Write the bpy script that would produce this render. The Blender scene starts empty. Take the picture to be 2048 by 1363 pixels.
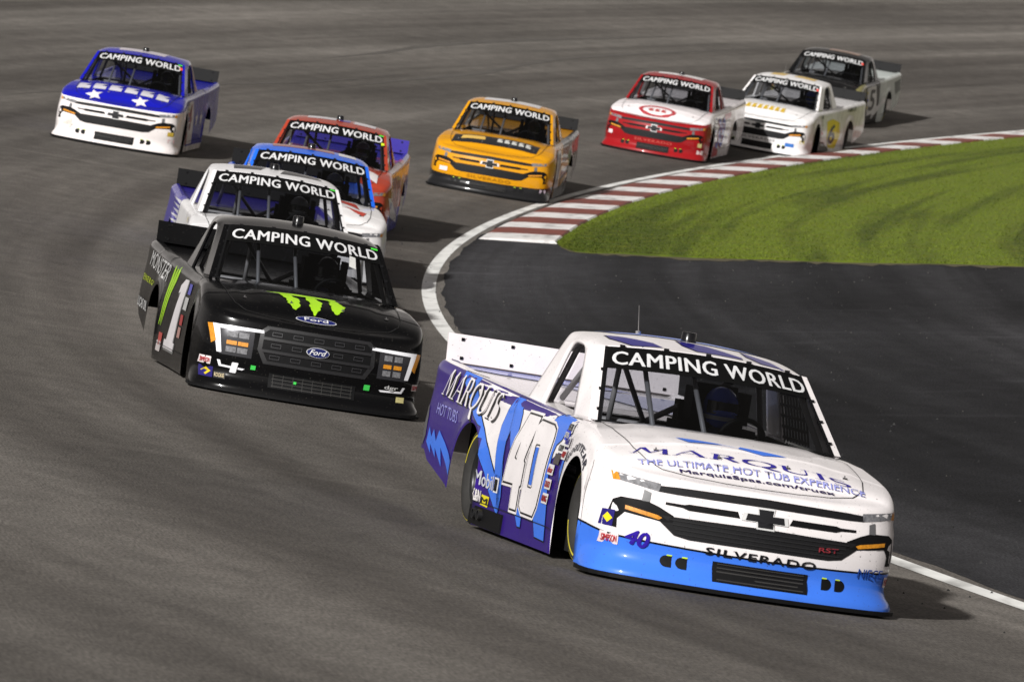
import bpy, bmesh, math, random
from mathutils import Vector, Matrix
from mathutils.bvhtree import BVHTree
from mathutils.geometry import tessellate_polygon
import numpy as np
random.seed(7)
rng = np.random.default_rng(11)
scn = bpy.context.scene
COL = scn.collection

# ------------------------------------------------------------------ camera
cam_d = bpy.data.cameras.new("camera")
cam = bpy.data.objects.new("camera", cam_d); COL.objects.link(cam)
cam_d.sensor_width = 36.0
cam_d.lens = 12849.0 / 2048 * 36
cam_d.clip_start = 1.0; cam_d.clip_end = 4000
cam.matrix_world = (Matrix.Translation((0, 0, 4.895)) @ Matrix.Rotation(math.radians(90 - 3.7725), 4, 'X')
                    @ Matrix.Rotation(math.radians(0.8136), 4, 'Z'))
cam_d.dof.use_dof = True; cam_d.dof.focus_distance = 50.0; cam_d.dof.aperture_fstop = 9.0
scn.camera = cam

# ------------------------------------------------------------------ light: night race, one hard key from the grandstand side, a dark sky
SUN_AZ, SUN_EL = math.radians(-25), math.radians(31)   # measured to the right of straight behind the camera
sdir = Vector((math.sin(SUN_AZ) * math.cos(SUN_EL), -math.cos(SUN_AZ) * math.cos(SUN_EL), math.sin(SUN_EL)))
sun_d = bpy.data.lights.new("sun", 'SUN'); sun_d.energy = 4.6; sun_d.angle = math.radians(2.0); sun_d.color = (1.0, 0.98, 0.95)
sun = bpy.data.objects.new("sun", sun_d); COL.objects.link(sun)
sun.rotation_euler = (-sdir).to_track_quat('-Z', 'Y').to_euler()
w = bpy.data.worlds.new("World"); scn.world = w; w.use_nodes = True
nt = w.node_tree
sky = nt.nodes.new('ShaderNodeTexSky'); sky.sky_type = 'NISHITA'; sky.sun_disc = False
sky.sun_elevation = SUN_EL; sky.sun_rotation = math.atan2(sdir.x, sdir.y)
sky.air_density = 0.5; sky.dust_density = 0.6
hs = nt.nodes.new('ShaderNodeHueSaturation'); hs.inputs['Saturation'].default_value = 0.0
nt.links.new(sky.outputs[0], hs.inputs['Color'])
wm = nt.nodes.new('ShaderNodeMixRGB'); wm.blend_type = 'MULTIPLY'; wm.inputs[0].default_value = 1; wm.inputs[2].default_value = (1.0, .93, .88, 1)   # floodlit night air, faintly warm
nt.links.new(hs.outputs[0], wm.inputs[1]); nt.links.new(wm.outputs[0], nt.nodes['Background'].inputs[0])
nt.nodes['Background'].inputs[1].default_value = 0.07
scn.view_settings.view_transform = 'Standard'; scn.view_settings.look = 'None'
scn.view_settings.gamma = 1.0; scn.view_settings.use_curve_mapping = False
scn.view_settings.exposure = 0.34
scn.cycles.max_bounces = 6; scn.cycles.transparent_max_bounces = 12

# ------------------------------------------------------------------ helpers
def lerp(a, b, t): return a + (b - a) * t
def interp(tab, x):
    if x <= tab[0][0]: return tab[0][1]
    for (x0, y0), (x1, y1) in zip(tab, tab[1:]):
        if x <= x1:
            t = (x - x0) / (x1 - x0); return y0 + (y1 - y0) * t
    return tab[-1][1]
def sstep(a, b, x):
    t = min(1, max(0, (x - a) / (b - a))); return t * t * (3 - 2 * t)

MATS = {}
def principled(name, col, rough=.5, metal=0., coat=0., spec=.5, noise=0., nscale=8., bump=0., emit=None, scrub=0.):
    if name in MATS: return MATS[name]
    m = bpy.data.materials.new(name); m.use_nodes = True
    n = m.node_tree.nodes; l = m.node_tree.links; b = n['Principled BSDF']
    b.inputs['Base Color'].default_value = (*col, 1); b.inputs['Roughness'].default_value = rough
    b.inputs['Metallic'].default_value = metal; b.inputs['Coat Weight'].default_value = coat
    b.inputs['Coat Roughness'].default_value = .06; b.inputs['Specular IOR Level'].default_value = spec
    if noise:
        tc = n.new('ShaderNodeTexCoord'); nz = n.new('ShaderNodeTexNoise'); nz.inputs['Scale'].default_value = nscale
        nz.inputs['Detail'].default_value = 6; l.new(tc.outputs['Object'], nz.inputs['Vector'])
        mx = n.new('ShaderNodeMixRGB'); mx.blend_type = 'MULTIPLY'; mx.inputs[0].default_value = 1
        rp = n.new('ShaderNodeMapRange'); rp.inputs['To Min'].default_value = 1 - noise; rp.inputs['To Max'].default_value = 1 + noise
        l.new(nz.outputs[0], rp.inputs[0]); mx.inputs[1].default_value = (*col, 1); l.new(rp.outputs[0], mx.inputs[2])
        l.new(mx.outputs[0], b.inputs['Base Color'])
        if scrub:
            mp = n.new('ShaderNodeMapping'); mp.inputs['Scale'].default_value = (1.6, .5, 1); l.new(tc.outputs['Object'], mp.inputs[0])
            ns = n.new('ShaderNodeTexNoise'); ns.inputs['Scale'].default_value = 2.2; ns.inputs['Detail'].default_value = 8; l.new(mp.outputs[0], ns.inputs['Vector'])
            ms = n.new('ShaderNodeMapRange'); ms.inputs['From Min'].default_value = .50; ms.inputs['From Max'].default_value = .72; ms.inputs['To Max'].default_value = scrub; l.new(ns.outputs[0], ms.inputs[0])
            mz = n.new('ShaderNodeMixRGB'); l.new(ms.outputs[0], mz.inputs[0]); l.new(mx.outputs[0], mz.inputs[1]); mz.inputs[2].default_value = (.05, .045, .042, 1); l.new(mz.outputs[0], b.inputs['Base Color'])
        if bump:
            bp = n.new('ShaderNodeBump'); bp.inputs['Strength'].default_value = bump; bp.inputs['Distance'].default_value = .01
            l.new(nz.outputs[0], bp.inputs['Height']); l.new(bp.outputs[0], b.inputs['Normal'])
    if emit:
        b.inputs['Emission Color'].default_value = (*emit, 1); b.inputs['Emission Strength'].default_value = 1
    MATS[name] = m; return m

def paint(col, rough=.28, zones=(), key=None, coat=.45):
    """glossy race paint / vinyl; zones = [(colour, [(ax, ay, az, d, absy)])] in truck coordinates"""
    key = key or 'paint_%s_%.2f' % ('_'.join('%.3f' % c for c in col), rough)
    if key in MATS: return MATS[key]
    m = bpy.data.materials.new(key); m.use_nodes = True
    n = m.node_tree.nodes; l = m.node_tree.links; b = n['Principled BSDF']
    b.inputs['Roughness'].default_value = rough; b.inputs['Specular IOR Level'].default_value = .08; b.inputs['Coat Weight'].default_value = coat; b.inputs['Coat Roughness'].default_value = .04
    tc = n.new('ShaderNodeTexCoord'); cur = n.new('ShaderNodeRGB'); cur.outputs[0].default_value = (*col, 1); cur = cur.outputs[0]
    if zones:
        sp = n.new('ShaderNodeSeparateXYZ'); l.new(tc.outputs['Object'], sp.inputs[0])
        ab = n.new('ShaderNodeMath'); ab.operation = 'ABSOLUTE'; l.new(sp.outputs['Y'], ab.inputs[0])
        for zc, conds in zones:
            fac = None
            for (ax, ay, az, d, absy) in conds:
                s = None
                for co, src in ((ax, sp.outputs['X']), (ay, ab.outputs[0] if absy else sp.outputs['Y']), (az, sp.outputs['Z'])):
                    if not co: continue
                    mu = n.new('ShaderNodeMath'); mu.operation = 'MULTIPLY'; mu.inputs[1].default_value = co; l.new(src, mu.inputs[0])
                    if s is None: s = mu.outputs[0]
                    else:
                        ad = n.new('ShaderNodeMath'); ad.operation = 'ADD'; l.new(s, ad.inputs[0]); l.new(mu.outputs[0], ad.inputs[1]); s = ad.outputs[0]
                g = n.new('ShaderNodeMath'); g.operation = 'GREATER_THAN'; g.inputs[1].default_value = d; l.new(s, g.inputs[0])
                if fac is None: fac = g.outputs[0]
                else:
                    mm = n.new('ShaderNodeMath'); mm.operation = 'MULTIPLY'; l.new(fac, mm.inputs[0]); l.new(g.outputs[0], mm.inputs[1]); fac = mm.outputs[0]
            mx = n.new('ShaderNodeMixRGB'); l.new(fac, mx.inputs[0]); l.new(cur, mx.inputs[1]); mx.inputs[2].default_value = (*zc, 1); cur = mx.outputs[0]
    # road grime: scattered specks and a faint uneven film
    nz = n.new('ShaderNodeTexNoise'); nz.inputs['Scale'].default_value = 55; nz.inputs['Detail'].default_value = 3
    l.new(tc.outputs['Object'], nz.inputs['Vector'])
    mr = n.new('ShaderNodeMapRange'); mr.inputs['From Min'].default_value = .665; mr.inputs['From Max'].default_value = .72; mr.inputs['To Max'].default_value = .55
    l.new(nz.outputs[0], mr.inputs[0])
    mx = n.new('ShaderNodeMixRGB'); l.new(mr.outputs[0], mx.inputs[0]); l.new(cur, mx.inputs[1]); mx.inputs[2].default_value = (.05, .045, .04, 1)
    n2 = n.new('ShaderNodeTexNoise'); n2.inputs['Scale'].default_value = 3.5; n2.inputs['Detail'].default_value = 5; l.new(tc.outputs['Object'], n2.inputs['Vector'])
    m2 = n.new('ShaderNodeMapRange'); m2.inputs['To Min'].default_value = .78; m2.inputs['To Max'].default_value = 1.04; l.new(n2.outputs[0], m2.inputs[0])
    m3 = n.new('ShaderNodeMixRGB'); m3.blend_type = 'MULTIPLY'; m3.inputs[0].default_value = 1; l.new(mx.outputs[0], m3.inputs[1]); l.new(m2.outputs[0], m3.inputs[2])
    l.new(m3.outputs[0], b.inputs['Base Color'])
    m4 = n.new('ShaderNodeMapRange'); m4.inputs['To Min'].default_value = rough - .06; m4.inputs['To Max'].default_value = rough + .14; l.new(n2.outputs[0], m4.inputs[0])
    l.new(m4.outputs[0], b.inputs['Roughness'])
    MATS[key] = m; return m

def glass(name, tint=(.62, .64, .66)):
    if name in MATS: return MATS[name]
    m = bpy.data.materials.new(name); m.use_nodes = True
    n = m.node_tree.nodes; l = m.node_tree.links
    for x in list(n):
        if x.type != 'OUTPUT_MATERIAL': n.remove(x)
    out = [x for x in n if x.type == 'OUTPUT_MATERIAL'][0]
    tr = n.new('ShaderNodeBsdfTransparent'); tr.inputs[0].default_value = (*tint, 1)
    gl = n.new('ShaderNodeBsdfGlossy'); gl.inputs['Roughness'].default_value = .04
    fr = n.new('ShaderNodeFresnel'); fr.inputs[0].default_value = 1.5
    mx = n.new('ShaderNodeMixShader'); l.new(fr.outputs[0], mx.inputs[0]); l.new(tr.outputs[0], mx.inputs[1]); l.new(gl.outputs[0], mx.inputs[2])
    l.new(mx.outputs[0], out.inputs[0]); MATS[name] = m; return m

def mk(name, verts, faces, mat, parent=None, smooth=False):
    me = bpy.data.meshes.new(name); me.from_pydata([tuple(v) for v in verts], [], [tuple(f) for f in faces]); me.update()
    o = bpy.data.objects.new(name, me); COL.objects.link(o)
    if mat: me.materials.append(mat)
    if smooth: me.polygons.foreach_set('use_smooth', [True] * len(me.polygons))
    if parent: o.parent = parent
    return o
def from_bm(name, bm, mat, parent=None, smooth=False):
    me = bpy.data.meshes.new(name); bm.normal_update(); bm.to_mesh(me); bm.free()
    o = bpy.data.objects.new(name, me); COL.objects.link(o); me.materials.append(mat)
    if smooth: me.polygons.foreach_set('use_smooth', [True] * len(me.polygons))
    if parent: o.parent = parent
    return o
class MB:
    """collects simple shapes for one mesh object"""
    def __init__(s): s.v = []; s.f = []
    def add(s, v, f):
        b = len(s.v); s.v += [tuple(p) for p in v]; s.f += [tuple(i + b for i in q) for q in f]
    def box(s, c, h, rot=None):
        P = [Vector((x * h[0], y * h[1], z * h[2])) for x in (-1, 1) for y in (-1, 1) for z in (-1, 1)]
        if rot: P = [rot @ p for p in P]
        s.add([p + Vector(c) for p in P], [(0, 1, 3, 2), (4, 6, 7, 5), (0, 4, 5, 1), (2, 3, 7, 6), (0, 2, 6, 4), (1, 5, 7, 3)])
    def tube(s, pts, r, n=8, caps=True):
        pts = [Vector(p) for p in pts]; rings = []
        for i, p in enumerate(pts):
            d = (pts[min(i + 1, len(pts) - 1)] - pts[max(i - 1, 0)]).normalized()
            a = d.orthogonal().normalized() if i == 0 else (rings_a - d * rings_a.dot(d)).normalized()
            rings_a = a; b = d.cross(a)
            rr = r[i] if isinstance(r, (list, tuple)) else r
            rings.append([p + (a * math.cos(2 * math.pi * k / n) + b * math.sin(2 * math.pi * k / n)) * rr for k in range(n)])
        v = [q for R_ in rings for q in R_]; f = []
        for i in range(len(pts) - 1):
            for k in range(n): f.append((i * n + k, i * n + (k + 1) % n, (i + 1) * n + (k + 1) % n, (i + 1) * n + k))
        if caps: f.append(tuple(range(n - 1, -1, -1))); f.append(tuple((len(pts) - 1) * n + k for k in range(n)))
        s.add(v, f)
    def lathe(s, prof, n=32, axis='y', c=(0, 0, 0), close=False):
        v = []; f = []; m = len(prof)
        for k in range(n):
            a = 2 * math.pi * k / n
            for (h, r) in prof:
                p = (r * math.cos(a), h, r * math.sin(a)) if axis == 'y' else (r * math.cos(a), r * math.sin(a), h)
                v.append((p[0] + c[0], p[1] + c[1], p[2] + c[2]))
        for k in range(n):
            for j in range(m - 1 if not close else m):
                j2 = (j + 1) % m; k2 = (k + 1) % n
                f.append((k * m + j, k * m + j2, k2 * m + j2, k2 * m + j))
        s.add(v, f)
    def build(s, name, mat, parent=None, smooth=False): return mk(name, s.v, s.f, mat, parent, smooth)
def tag(o, label=None, cat=None, group=None, kind=None):
    if label: o['label'] = label
    if cat: o['category'] = cat
    if group: o['group'] = group
    if kind: o['kind'] = kind
    return o

# ------------------------------------------------------------------ the track: a banked turn of 172 m radius
CX, CY, RAD, TB = 171.181, 86.467, 172.347, math.tan(math.radians(8.717))
def PT(arc, rad, dz=0.0):
    """arc metres along the inner line (0 at the apex seen from the stand), rad metres outward of it"""
    th = arc / RAD; r = RAD + rad
    return (CX - r * math.cos(th), CY + r * math.sin(th), max(0.0, rad) * TB + dz)
def strip(name, arcs, rads, dz, mat, kind='structure', parent=None):
    v = []; f = []; uv = []
    for a in arcs:
        for r in rads: v.append(PT(a, r, dz)); uv.append((a, r))
    m = len(rads)
    for i in range(len(arcs) - 1):
        for j in range(m - 1): f.append((i * m + j, (i + 1) * m + j, (i + 1) * m + j + 1, i * m + j + 1))
    # normals up
    o = mk(name, v, [tuple(reversed(q)) for q in f], mat, parent, True)
    ul = o.data.uv_layers.new(name='uv')
    for p in o.data.polygons:
        for li in p.loop_indices: ul.data[li].uv = uv[o.data.loops[li].vertex_index]
    if kind: o['kind'] = kind
    return o

def asphalt(name, c0, c1, streak, rough=.8, patch=.25, spec=.35, crumbs=.0):
    m = bpy.data.materials.new(name); m.use_nodes = True
    n = m.node_tree.nodes; l = m.node_tree.links; b = n['Principled BSDF']
    uvn = n.new('ShaderNodeUVMap'); uvn.uv_map = 'uv'
    def mapping(sc, rot=0):
        mp = n.new('ShaderNodeMapping'); mp.inputs['Scale'].default_value = (*sc, 1); mp.inputs['Rotation'].default_value = (0, 0, rot)
        l.new(uvn.outputs[0], mp.inputs[0]); return mp.outputs[0]
    def noise(vec, scale, det, dist=0):
        z = n.new('ShaderNodeTexNoise'); z.inputs['Scale'].default_value = scale; z.inputs['Detail'].default_value = det
        z.inputs['Distortion'].default_value = dist; l.new(vec, z.inputs['Vector']); return z.outputs[0]
    def rng_(src, a, b_, lo, hi):
        r = n.new('ShaderNodeMapRange'); r.inputs['From Min'].default_value = a; r.inputs['From Max'].default_value = b_
        r.inputs['To Min'].default_value = lo; r.inputs['To Max'].default_value = hi; l.new(src, r.inputs[0]); return r.outputs[0]
    def mul(a, b_):
        k = n.new('ShaderNodeMath'); k.operation = 'MULTIPLY'; l.new(a, k.inputs[0]); l.new(b_, k.inputs[1]); return k.outputs[0]
    # aggregate speckle, blotches, long worn lanes along the racing line, broad cloudiness, pale crumbs
    grain = noise(mapping((4.5, 24)), 3.0, 5)
    groove = noise(mapping((.006, .30)), 1.6, 3)
    blot = noise(mapping((1.1, 2.2)), 1.4, 7, .4)
    lanes = noise(mapping((.028, 1.15)), 2.0, 8, .25)
    lanes2 = noise(mapping((.10, 4.5)), 2.0, 6)
    cloud = noise(mapping((.06, .20)), 1.0, 4)
    f = mul(rng_(grain, .3, .7, .45, 1.55), rng_(lanes, .36, .64, 1 - streak, 1 + streak))
    f = mul(f, rng_(blot, .3, .7, .84, 1.16)); f = mul(f, rng_(groove, .35, .65, .70, 1.18))
    f = mul(f, rng_(lanes2, .32, .68, 1 - streak * .6, 1 + streak * .6)); f = mul(f, rng_(cloud, .3, .7, 1 - patch, 1 + patch))
    crumb = noise(mapping((5, 5)), 5.0, 1)
    scuff = noise(mapping((.55, .16)), 1.6, 5, .6)
    f2 = mul(rng_(scuff, .60, .74, 0, crumbs), rng_(crumb, .3, .7, .5, 1.5))
    ad_ = n.new('ShaderNodeMath'); ad_.operation = 'ADD'; l.new(f, ad_.inputs[0]); l.new(f2, ad_.inputs[1]); f = ad_.outputs[0]
    mx = n.new('ShaderNodeMixRGB'); l.new(rng_(groove, .38, .62, 0, 1), mx.inputs[0]); mx.inputs[1].default_value = (*c0, 1); mx.inputs[2].default_value = (*c1, 1)
    mm = n.new('ShaderNodeMixRGB'); mm.blend_type = 'MULTIPLY'; mm.inputs[0].default_value = 1; l.new(mx.outputs[0], mm.inputs[1]); l.new(f, mm.inputs[2])
    l.new(mm.outputs[0], b.inputs['Base Color'])
    b.inputs['Roughness'].default_value = rough; b.inputs['Specular IOR Level'].default_value = spec
    bp = n.new('ShaderNodeBump'); bp.inputs['Strength'].default_value = .5; bp.inputs['Distance'].default_value = .01
    l.new(grain, bp.inputs['Height']); l.new(bp.outputs[0], b.inputs['Normal'])
    return m

M_TRACK = asphalt('track_asphalt', (.096, .086, .077), (.122, .112, .101), .085, patch=.26, crumbs=.22, spec=.15, rough=.9)
M_APRON = asphalt('apron_asphalt', (.022, .022, .024), (.034, .0335, .036), .12, patch=.40, crumbs=.5, spec=.06, rough=.95)
M_LINE = principled('line_paint', (.74, .74, .72), .6, noise=.28, nscale=2.2, scrub=.55)
M_EARTH = principled('ground_cover', (.06, .07, .035), .9, noise=.3, nscale=.3)

g = mk('ground', [(-1500, -1500, -.06), (1500, -1500, -.06), (1500, 1500, -.06), (-1500, 1500, -.06)], [(0, 1, 2, 3)], M_EARTH); tag(g, kind='structure')
ARCS = [-150 + 1.5 * i for i in range(240)]
strip('race_track', ARCS, [-.30, -.15, 0] + [1.0 * i for i in range(1, 26)], 0, M_TRACK)
# dark apron asphalt with a slightly ragged edge beside the line
apron_arcs = [-120 + .5 * i for i in range(560)]
v = []; f = []; uv = []
RR = [0, -1, -3, -7, -15, -30, -60]
for a in apron_arcs:
    e = -.235 + .02 * math.sin(a * 1.7) + random.uniform(-.02, .02)
    for r in RR: v.append(PT(a, r if r else e, .004)); uv.append((a, r))
m = len(RR)
for i in range(len(apron_arcs) - 1):
    for j in range(m - 1): f.append((i * m + j, i * m + j + 1, (i + 1) * m + j + 1, (i + 1) * m + j))
ap = mk('apron', v, f, M_APRON, None, True); tag(ap, kind='structure')
ul = ap.data.uv_layers.new(name='uv')
for p in ap.data.polygons:
    for li in p.loop_indices: ul.data[li].uv = uv[ap.data.loops[li].vertex_index]
o = strip('edge_line', [-60 + .5 * i for i in range(330)], [-.14, -.10, -.05, 0, .045], .004, M_LINE)

# red and white kerb: every painted block is its own piece, slightly skewed, 4 cm proud
M_KW = principled('kerb_white', (.70, .68, .67), .6, noise=.30, nscale=3, scrub=.6)
M_KR = principled('kerb_red', (.17, .038, .026), .65, noise=.35, nscale=3, scrub=.55)
kerb = bpy.data.objects.new('kerb', None); COL.objects.link(kerb); kerb.location = PT(12, -.9); tag(kerb, kind='structure')
kinv = Matrix.Translation(-Vector(kerb.location))
edges = [10.1]
for i in range(20): edges += [edges[-1] + 1.68, edges[-1] + 3.56]
for i in range(len(edges) - 1):
    a0, a1 = edges[i] + .006, edges[i + 1] - .006
    sk = 1.08
    prof = [(-.275, .008), (-.34, .028), (-.60, .04), (-1.2, .045), (-1.49, .05), (-1.53, .01)]
    V = []
    for a in (a0, a1):
        for (r, z) in prof: V.append(kinv @ Vector(PT(a + sk * (r + 1.49) / 1.21, r, z)))
    n_ = len(prof); F = [(j, j + 1, n_ + j + 1, n_ + j) for j in range(n_ - 1)]
    V += [kinv @ Vector(PT(a + sk * (r + 1.49) / 1.21, r, -.02)) for a in (a0, a1) for r in (-.275, -1.53)]
    F += [tuple(range(n_ - 1, -1, -1)) + (2 * n_, 2 * n_ + 1), tuple(range(n_, 2 * n_)) + (2 * n_ + 3, 2 * n_ + 2)]
    mk('kerb_block', V, [tuple(reversed(q)) for q in F], M_KW if i % 2 == 0 else M_KR, kerb)

# ------------------------------------------------------------------ infield grass
def grass_mat(name):
    m = bpy.data.materials.new(name); m.use_nodes = True
    n = m.node_tree.nodes; l = m.node_tree.links; b = n['Principled BSDF']
    tc = n.new('ShaderNodeTexCoord')
    # mower passes: long darker bands running along the turn (world position turned into radius)
    sp = n.new('ShaderNodeSeparateXYZ'); l.new(tc.outputs['Object'], sp.inputs[0])
    cmb = n.new('ShaderNodeCombineXYZ')
    def M(op, a, b_=None):
        k = n.new('ShaderNodeMath'); k.operation = op
        for i, s in enumerate((a, b_)):
            if s is None: continue
            if isinstance(s, (int, float)): k.inputs[i].default_value = s
            else: l.new(s, k.inputs[i])
        return k.outputs[0]
    dx = M('SUBTRACT', sp.outputs['X'], CX); dy = M('SUBTRACT', sp.outputs['Y'], CY)
    rr = M('SQRT', M('ADD', M('MULTIPLY', dx, dx), M('MULTIPLY', dy, dy)))
    an = M('MULTIPLY', M('ARCTAN2', dy, M('MULTIPLY', dx, -1)), 165)
    l.new(M('MULTIPLY', rr, 1.0), cmb.inputs[0]); l.new(M('MULTIPLY', an, .035), cmb.inputs[1])
    nz = n.new('ShaderNodeTexNoise'); nz.inputs['Scale'].default_value = 1.25; nz.inputs['Detail'].default_value = 4; l.new(cmb.outputs[0], nz.inputs['Vector'])
    nf = n.new('ShaderNodeTexNoise'); nf.inputs['Scale'].default_value = 2.2; nf.inputs['Detail'].default_value = 8; l.new(tc.outputs['Object'], nf.inputs['Vector'])
    mr = n.new('ShaderNodeMapRange'); mr.inputs['From Min'].default_value = .40; mr.inputs['From Max'].default_value = .53; l.new(nz.outputs[0], mr.inputs[0])
    c1 = n.new('ShaderNodeMixRGB'); l.new(mr.outputs[0], c1.inputs[0]); c1.inputs[1].default_value = (.050, .072, .006, 1); c1.inputs[2].default_value = (.104, .142, .010, 1)
    mr2 = n.new('ShaderNodeMapRange'); mr2.inputs['From Min'].default_value = .45; mr2.inputs['From Max'].default_value = .75; mr2.inputs['To Max'].default_value = .6; l.new(nf.outputs[0], mr2.inputs[0])
    c2 = n.new('ShaderNodeMixRGB'); l.new(mr2.outputs[0], c2.inputs[0]); l.new(c1.outputs[0], c2.inputs[1]); c2.inputs[2].default_value = (.12, .125, .014, 1)
    l.new(c2.outputs[0], b.inputs['Base Color']); b.inputs['Roughness'].default_value = .75; b.inputs['Specular IOR Level'].default_value = .2
    return m
M_GRASS = grass_mat('mown_grass')
near_edge = [(0.64, 96.67), (.71, 95.48), (.87, 94.18), (1.12, 93.76), (1.55, 93.71), (2.84, 92.7), (4.98, 92.19), (7.32, 91.87), (12, 91.4), (30, 90.5), (70, 89)]
def edge_y(x): return interp(near_edge, x)
def top_y(x): return CY + math.sqrt((RAD - 1.54) ** 2 - (CX - x) ** 2)
xs = [.645 + .02 * i for i in range(8)] + [.8 + .1 * i for i in range(20)] + [2.8 + .4 * i for i in range(40)] + [18.8 + 2 * i for i in range(26)]
ts = [0, .004, .012, .03, .06, .1, .16, .24, .34, .46, .6, .74, .86, .94, .98, .993, 1]
gv = []; gf = []; m = len(ts)
for x in xs:
    y0 = edge_y(x) + .12 * math.sin(x * 2.3) * min(1, max(0, x - 1)); y1 = max(top_y(x), y0 + .02)
    for k, t in enumerate(ts):
        e = min(t, 1 - t); gv.append((x, lerp(y0, y1, t), .008 if e == 0 else .035))
for i in range(len(xs) - 1):
    for j in range(m - 1): gf.append((i * m + j, (i + 1) * m + j, (i + 1) * m + j + 1, i * m + j + 1))
gr = mk('infield_grass', gv, gf, M_GRASS); tag(gr, kind='structure')
# bare earth showing along the ragged near edge
V = []; ex = [.70 + .13 * i for i in range(140)]
for x in ex:
    y0 = edge_y(x) + .12 * math.sin(x * 2.3) * min(1, max(0, x - 1)); V += [(x, y0 - random.uniform(.05, .7), .009), (x, y0 + .1, .014)]
tag(mk('bare_earth', V, [(2 * k, 2 * k + 2, 2 * k + 3, 2 * k + 1) for k in range(len(ex) - 1)], principled('earth', (.060, .050, .022), .95, noise=.5, nscale=6)), kind='structure')
# blades and tufts standing on it, densest along the edges one sees
NB = 150000
bx = rng.uniform(.66, 17, NB * 2); yl = np.array([edge_y(x) for x in bx]); yh = np.array([top_y(x) for x in bx])
by = yl + (yh - yl) * rng.uniform(0, 1, NB * 2) ** 1.15
k_ = (by < 150) & (by > yl - .05); bx = bx[k_][:NB]; by = by[k_][:NB]; NB = len(bx)
ang = rng.uniform(0, 6.283, NB); hh = rng.uniform(.008, .028, NB); ww = rng.uniform(.006, .014, NB); ln = rng.normal(0, .02, (NB, 2))
ca, sa = np.cos(ang) * ww, np.sin(ang) * ww
V = np.empty((NB, 3, 3))
V[:, 0] = np.c_[bx - ca, by - sa, np.full(NB, .03)]; V[:, 1] = np.c_[bx + ca, by + sa, np.full(NB, .03)]; V[:, 2] = np.c_[bx + ln[:, 0], by + ln[:, 1], .03 + hh]
me = bpy.data.meshes.new('grass_blades'); me.vertices.add(NB * 3); me.vertices.foreach_set('co', V.ravel())
me.loops.add(NB * 3); me.loops.foreach_set('vertex_index', np.arange(NB * 3, dtype=np.int32))
me.polygons.add(NB); me.polygons.foreach_set('loop_start', np.arange(0, NB * 3, 3, dtype=np.int32)); me.update(); me.validate()
me.materials.append(M_GRASS)
gb = bpy.data.objects.new('grass_blades', me); COL.objects.link(gb)
tag(gb, 'short mown green grass covering the infield inside the red and white kerb', 'grass', kind='stuff')

# rubber laid down by sliding tyres
M_SKID = principled('skid_rubber', (.075, .068, .060), .7, noise=.4, nscale=1.5)
for pts, w_ in (([(51.7, 11.33), (56.3, 11.64), (59.8, 12.1), (63.5, 12.34), (67.4, 12.45), (76, 12.3)], .13), ([(44, 8.6), (50.5, 8.84), (55.6, 9.0), (63.3, 10.1), (67.4, 10.25), (80, 10.6)], .10), ([(27.2, 10.34), (32, 10.13), (39, 9.72), (45.4, 9.2), (51.4, 9.36)], .06)):
    V = []; n_ = 24
    for k in range(n_ + 1):
        a_ = lerp(pts[0][0], pts[-1][0], k / n_) if pts[-1][0] > pts[0][0] else lerp(pts[-1][0], pts[0][0], k / n_)
        r_ = interp(sorted(pts), a_); h_ = w_ * math.sin(math.pi * k / n_) ** .6 * random.uniform(.6, 1.2)
        V += [PT(a_, r_ - h_, .004), PT(a_, r_ + h_, .004)]
    o = mk('skid_mark', V, [(2 * k, 2 * k + 1, 2 * k + 3, 2 * k + 2) for k in range(n_)], M_SKID); tag(o, kind='structure')

# stones and rubber crumbs thrown onto the paving
def crumbs(name, label, cat, n_, arcr, radr, size, mat, dz):
    A = rng.uniform(*arcr, n_); Rr = rng.uniform(*radr, n_); V = []; F = []
    for k in range(n_):
        p = Vector(PT(A[k], Rr[k], dz)); s_ = rng.uniform(*size); b = len(V); a0 = rng.uniform(0, 6.28)
        V += [p + Vector((math.cos(a0 + q * 2.09) * s_, math.sin(a0 + q * 2.09) * s_ * 1.3, -.002)) for q in range(3)] + [p + Vector((0, 0, s_ * rng.uniform(.6, 1.2)))]
        F += [(b, b + 1, b + 3), (b + 1, b + 2, b + 3), (b + 2, b, b + 3)]
    tag(mk(name, V, F, mat), label, cat, kind='stuff')
crumbs('stones', 'small pale stones scattered over the dark paving inside the line', 'stones', 260, (-45, 8), (-9, -.3), (.004, .012), principled('stone', (.11, .105, .095), .9), .004)
crumbs('rubber_crumbs', 'black rubber crumbs scattered along both sides of the white line', 'rubber crumbs', 700, (-48, 12), (-6, 1.2), (.006, .02), principled('rubber_crumb', (.012, .012, .012), .8), .004)
# ------------------------------------------------------------------ race truck body surfaces (x forward, y left, z up, wheels at z = 0)
FA, RA = 1.4225, -1.4225                 # axles
Y_SIDE = [(-2.86, .955), (-2.80, .975), (-2.6, .985), (-1.9, .995), (-1.42, 1.0), (-.9, .995), (0, .985), (.9, .99), (1.3, 1.015), (1.6, 1.04), (1.85, 1.055), (2.0, 1.055), (2.08, 1.05)]
NOSE = [(2.15, 1.038), (2.22, 1.0), (2.28, 0.941), (2.335, 0.853), (2.375, 0.749), (2.41, 0.624), (2.44, 0.489), (2.465, 0.343), (2.482, 0.198), (2.49, 0.083), (2.492, 0.0)]
ZS_CHEVY = [(-2.95, 1.085), (-2.55, 1.08), (-1.46, 1.03), (-.24, .985), (.2, .965), (.9, .95), (1.15, .945), (1.42, .925), (1.7, .875), (1.95, .815), (2.15, .765), (2.3, .735), (2.45, .715)]
ZS_FORD = [(-2.95, 1.085), (-2.55, 1.08), (-1.46, 1.03), (-.24, .985), (.2, .965), (.9, .95), (1.15, .948), (1.42, .93), (1.7, .885), (1.95, .828), (2.15, .775), (2.3, .742), (2.45, .72)]
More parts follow.
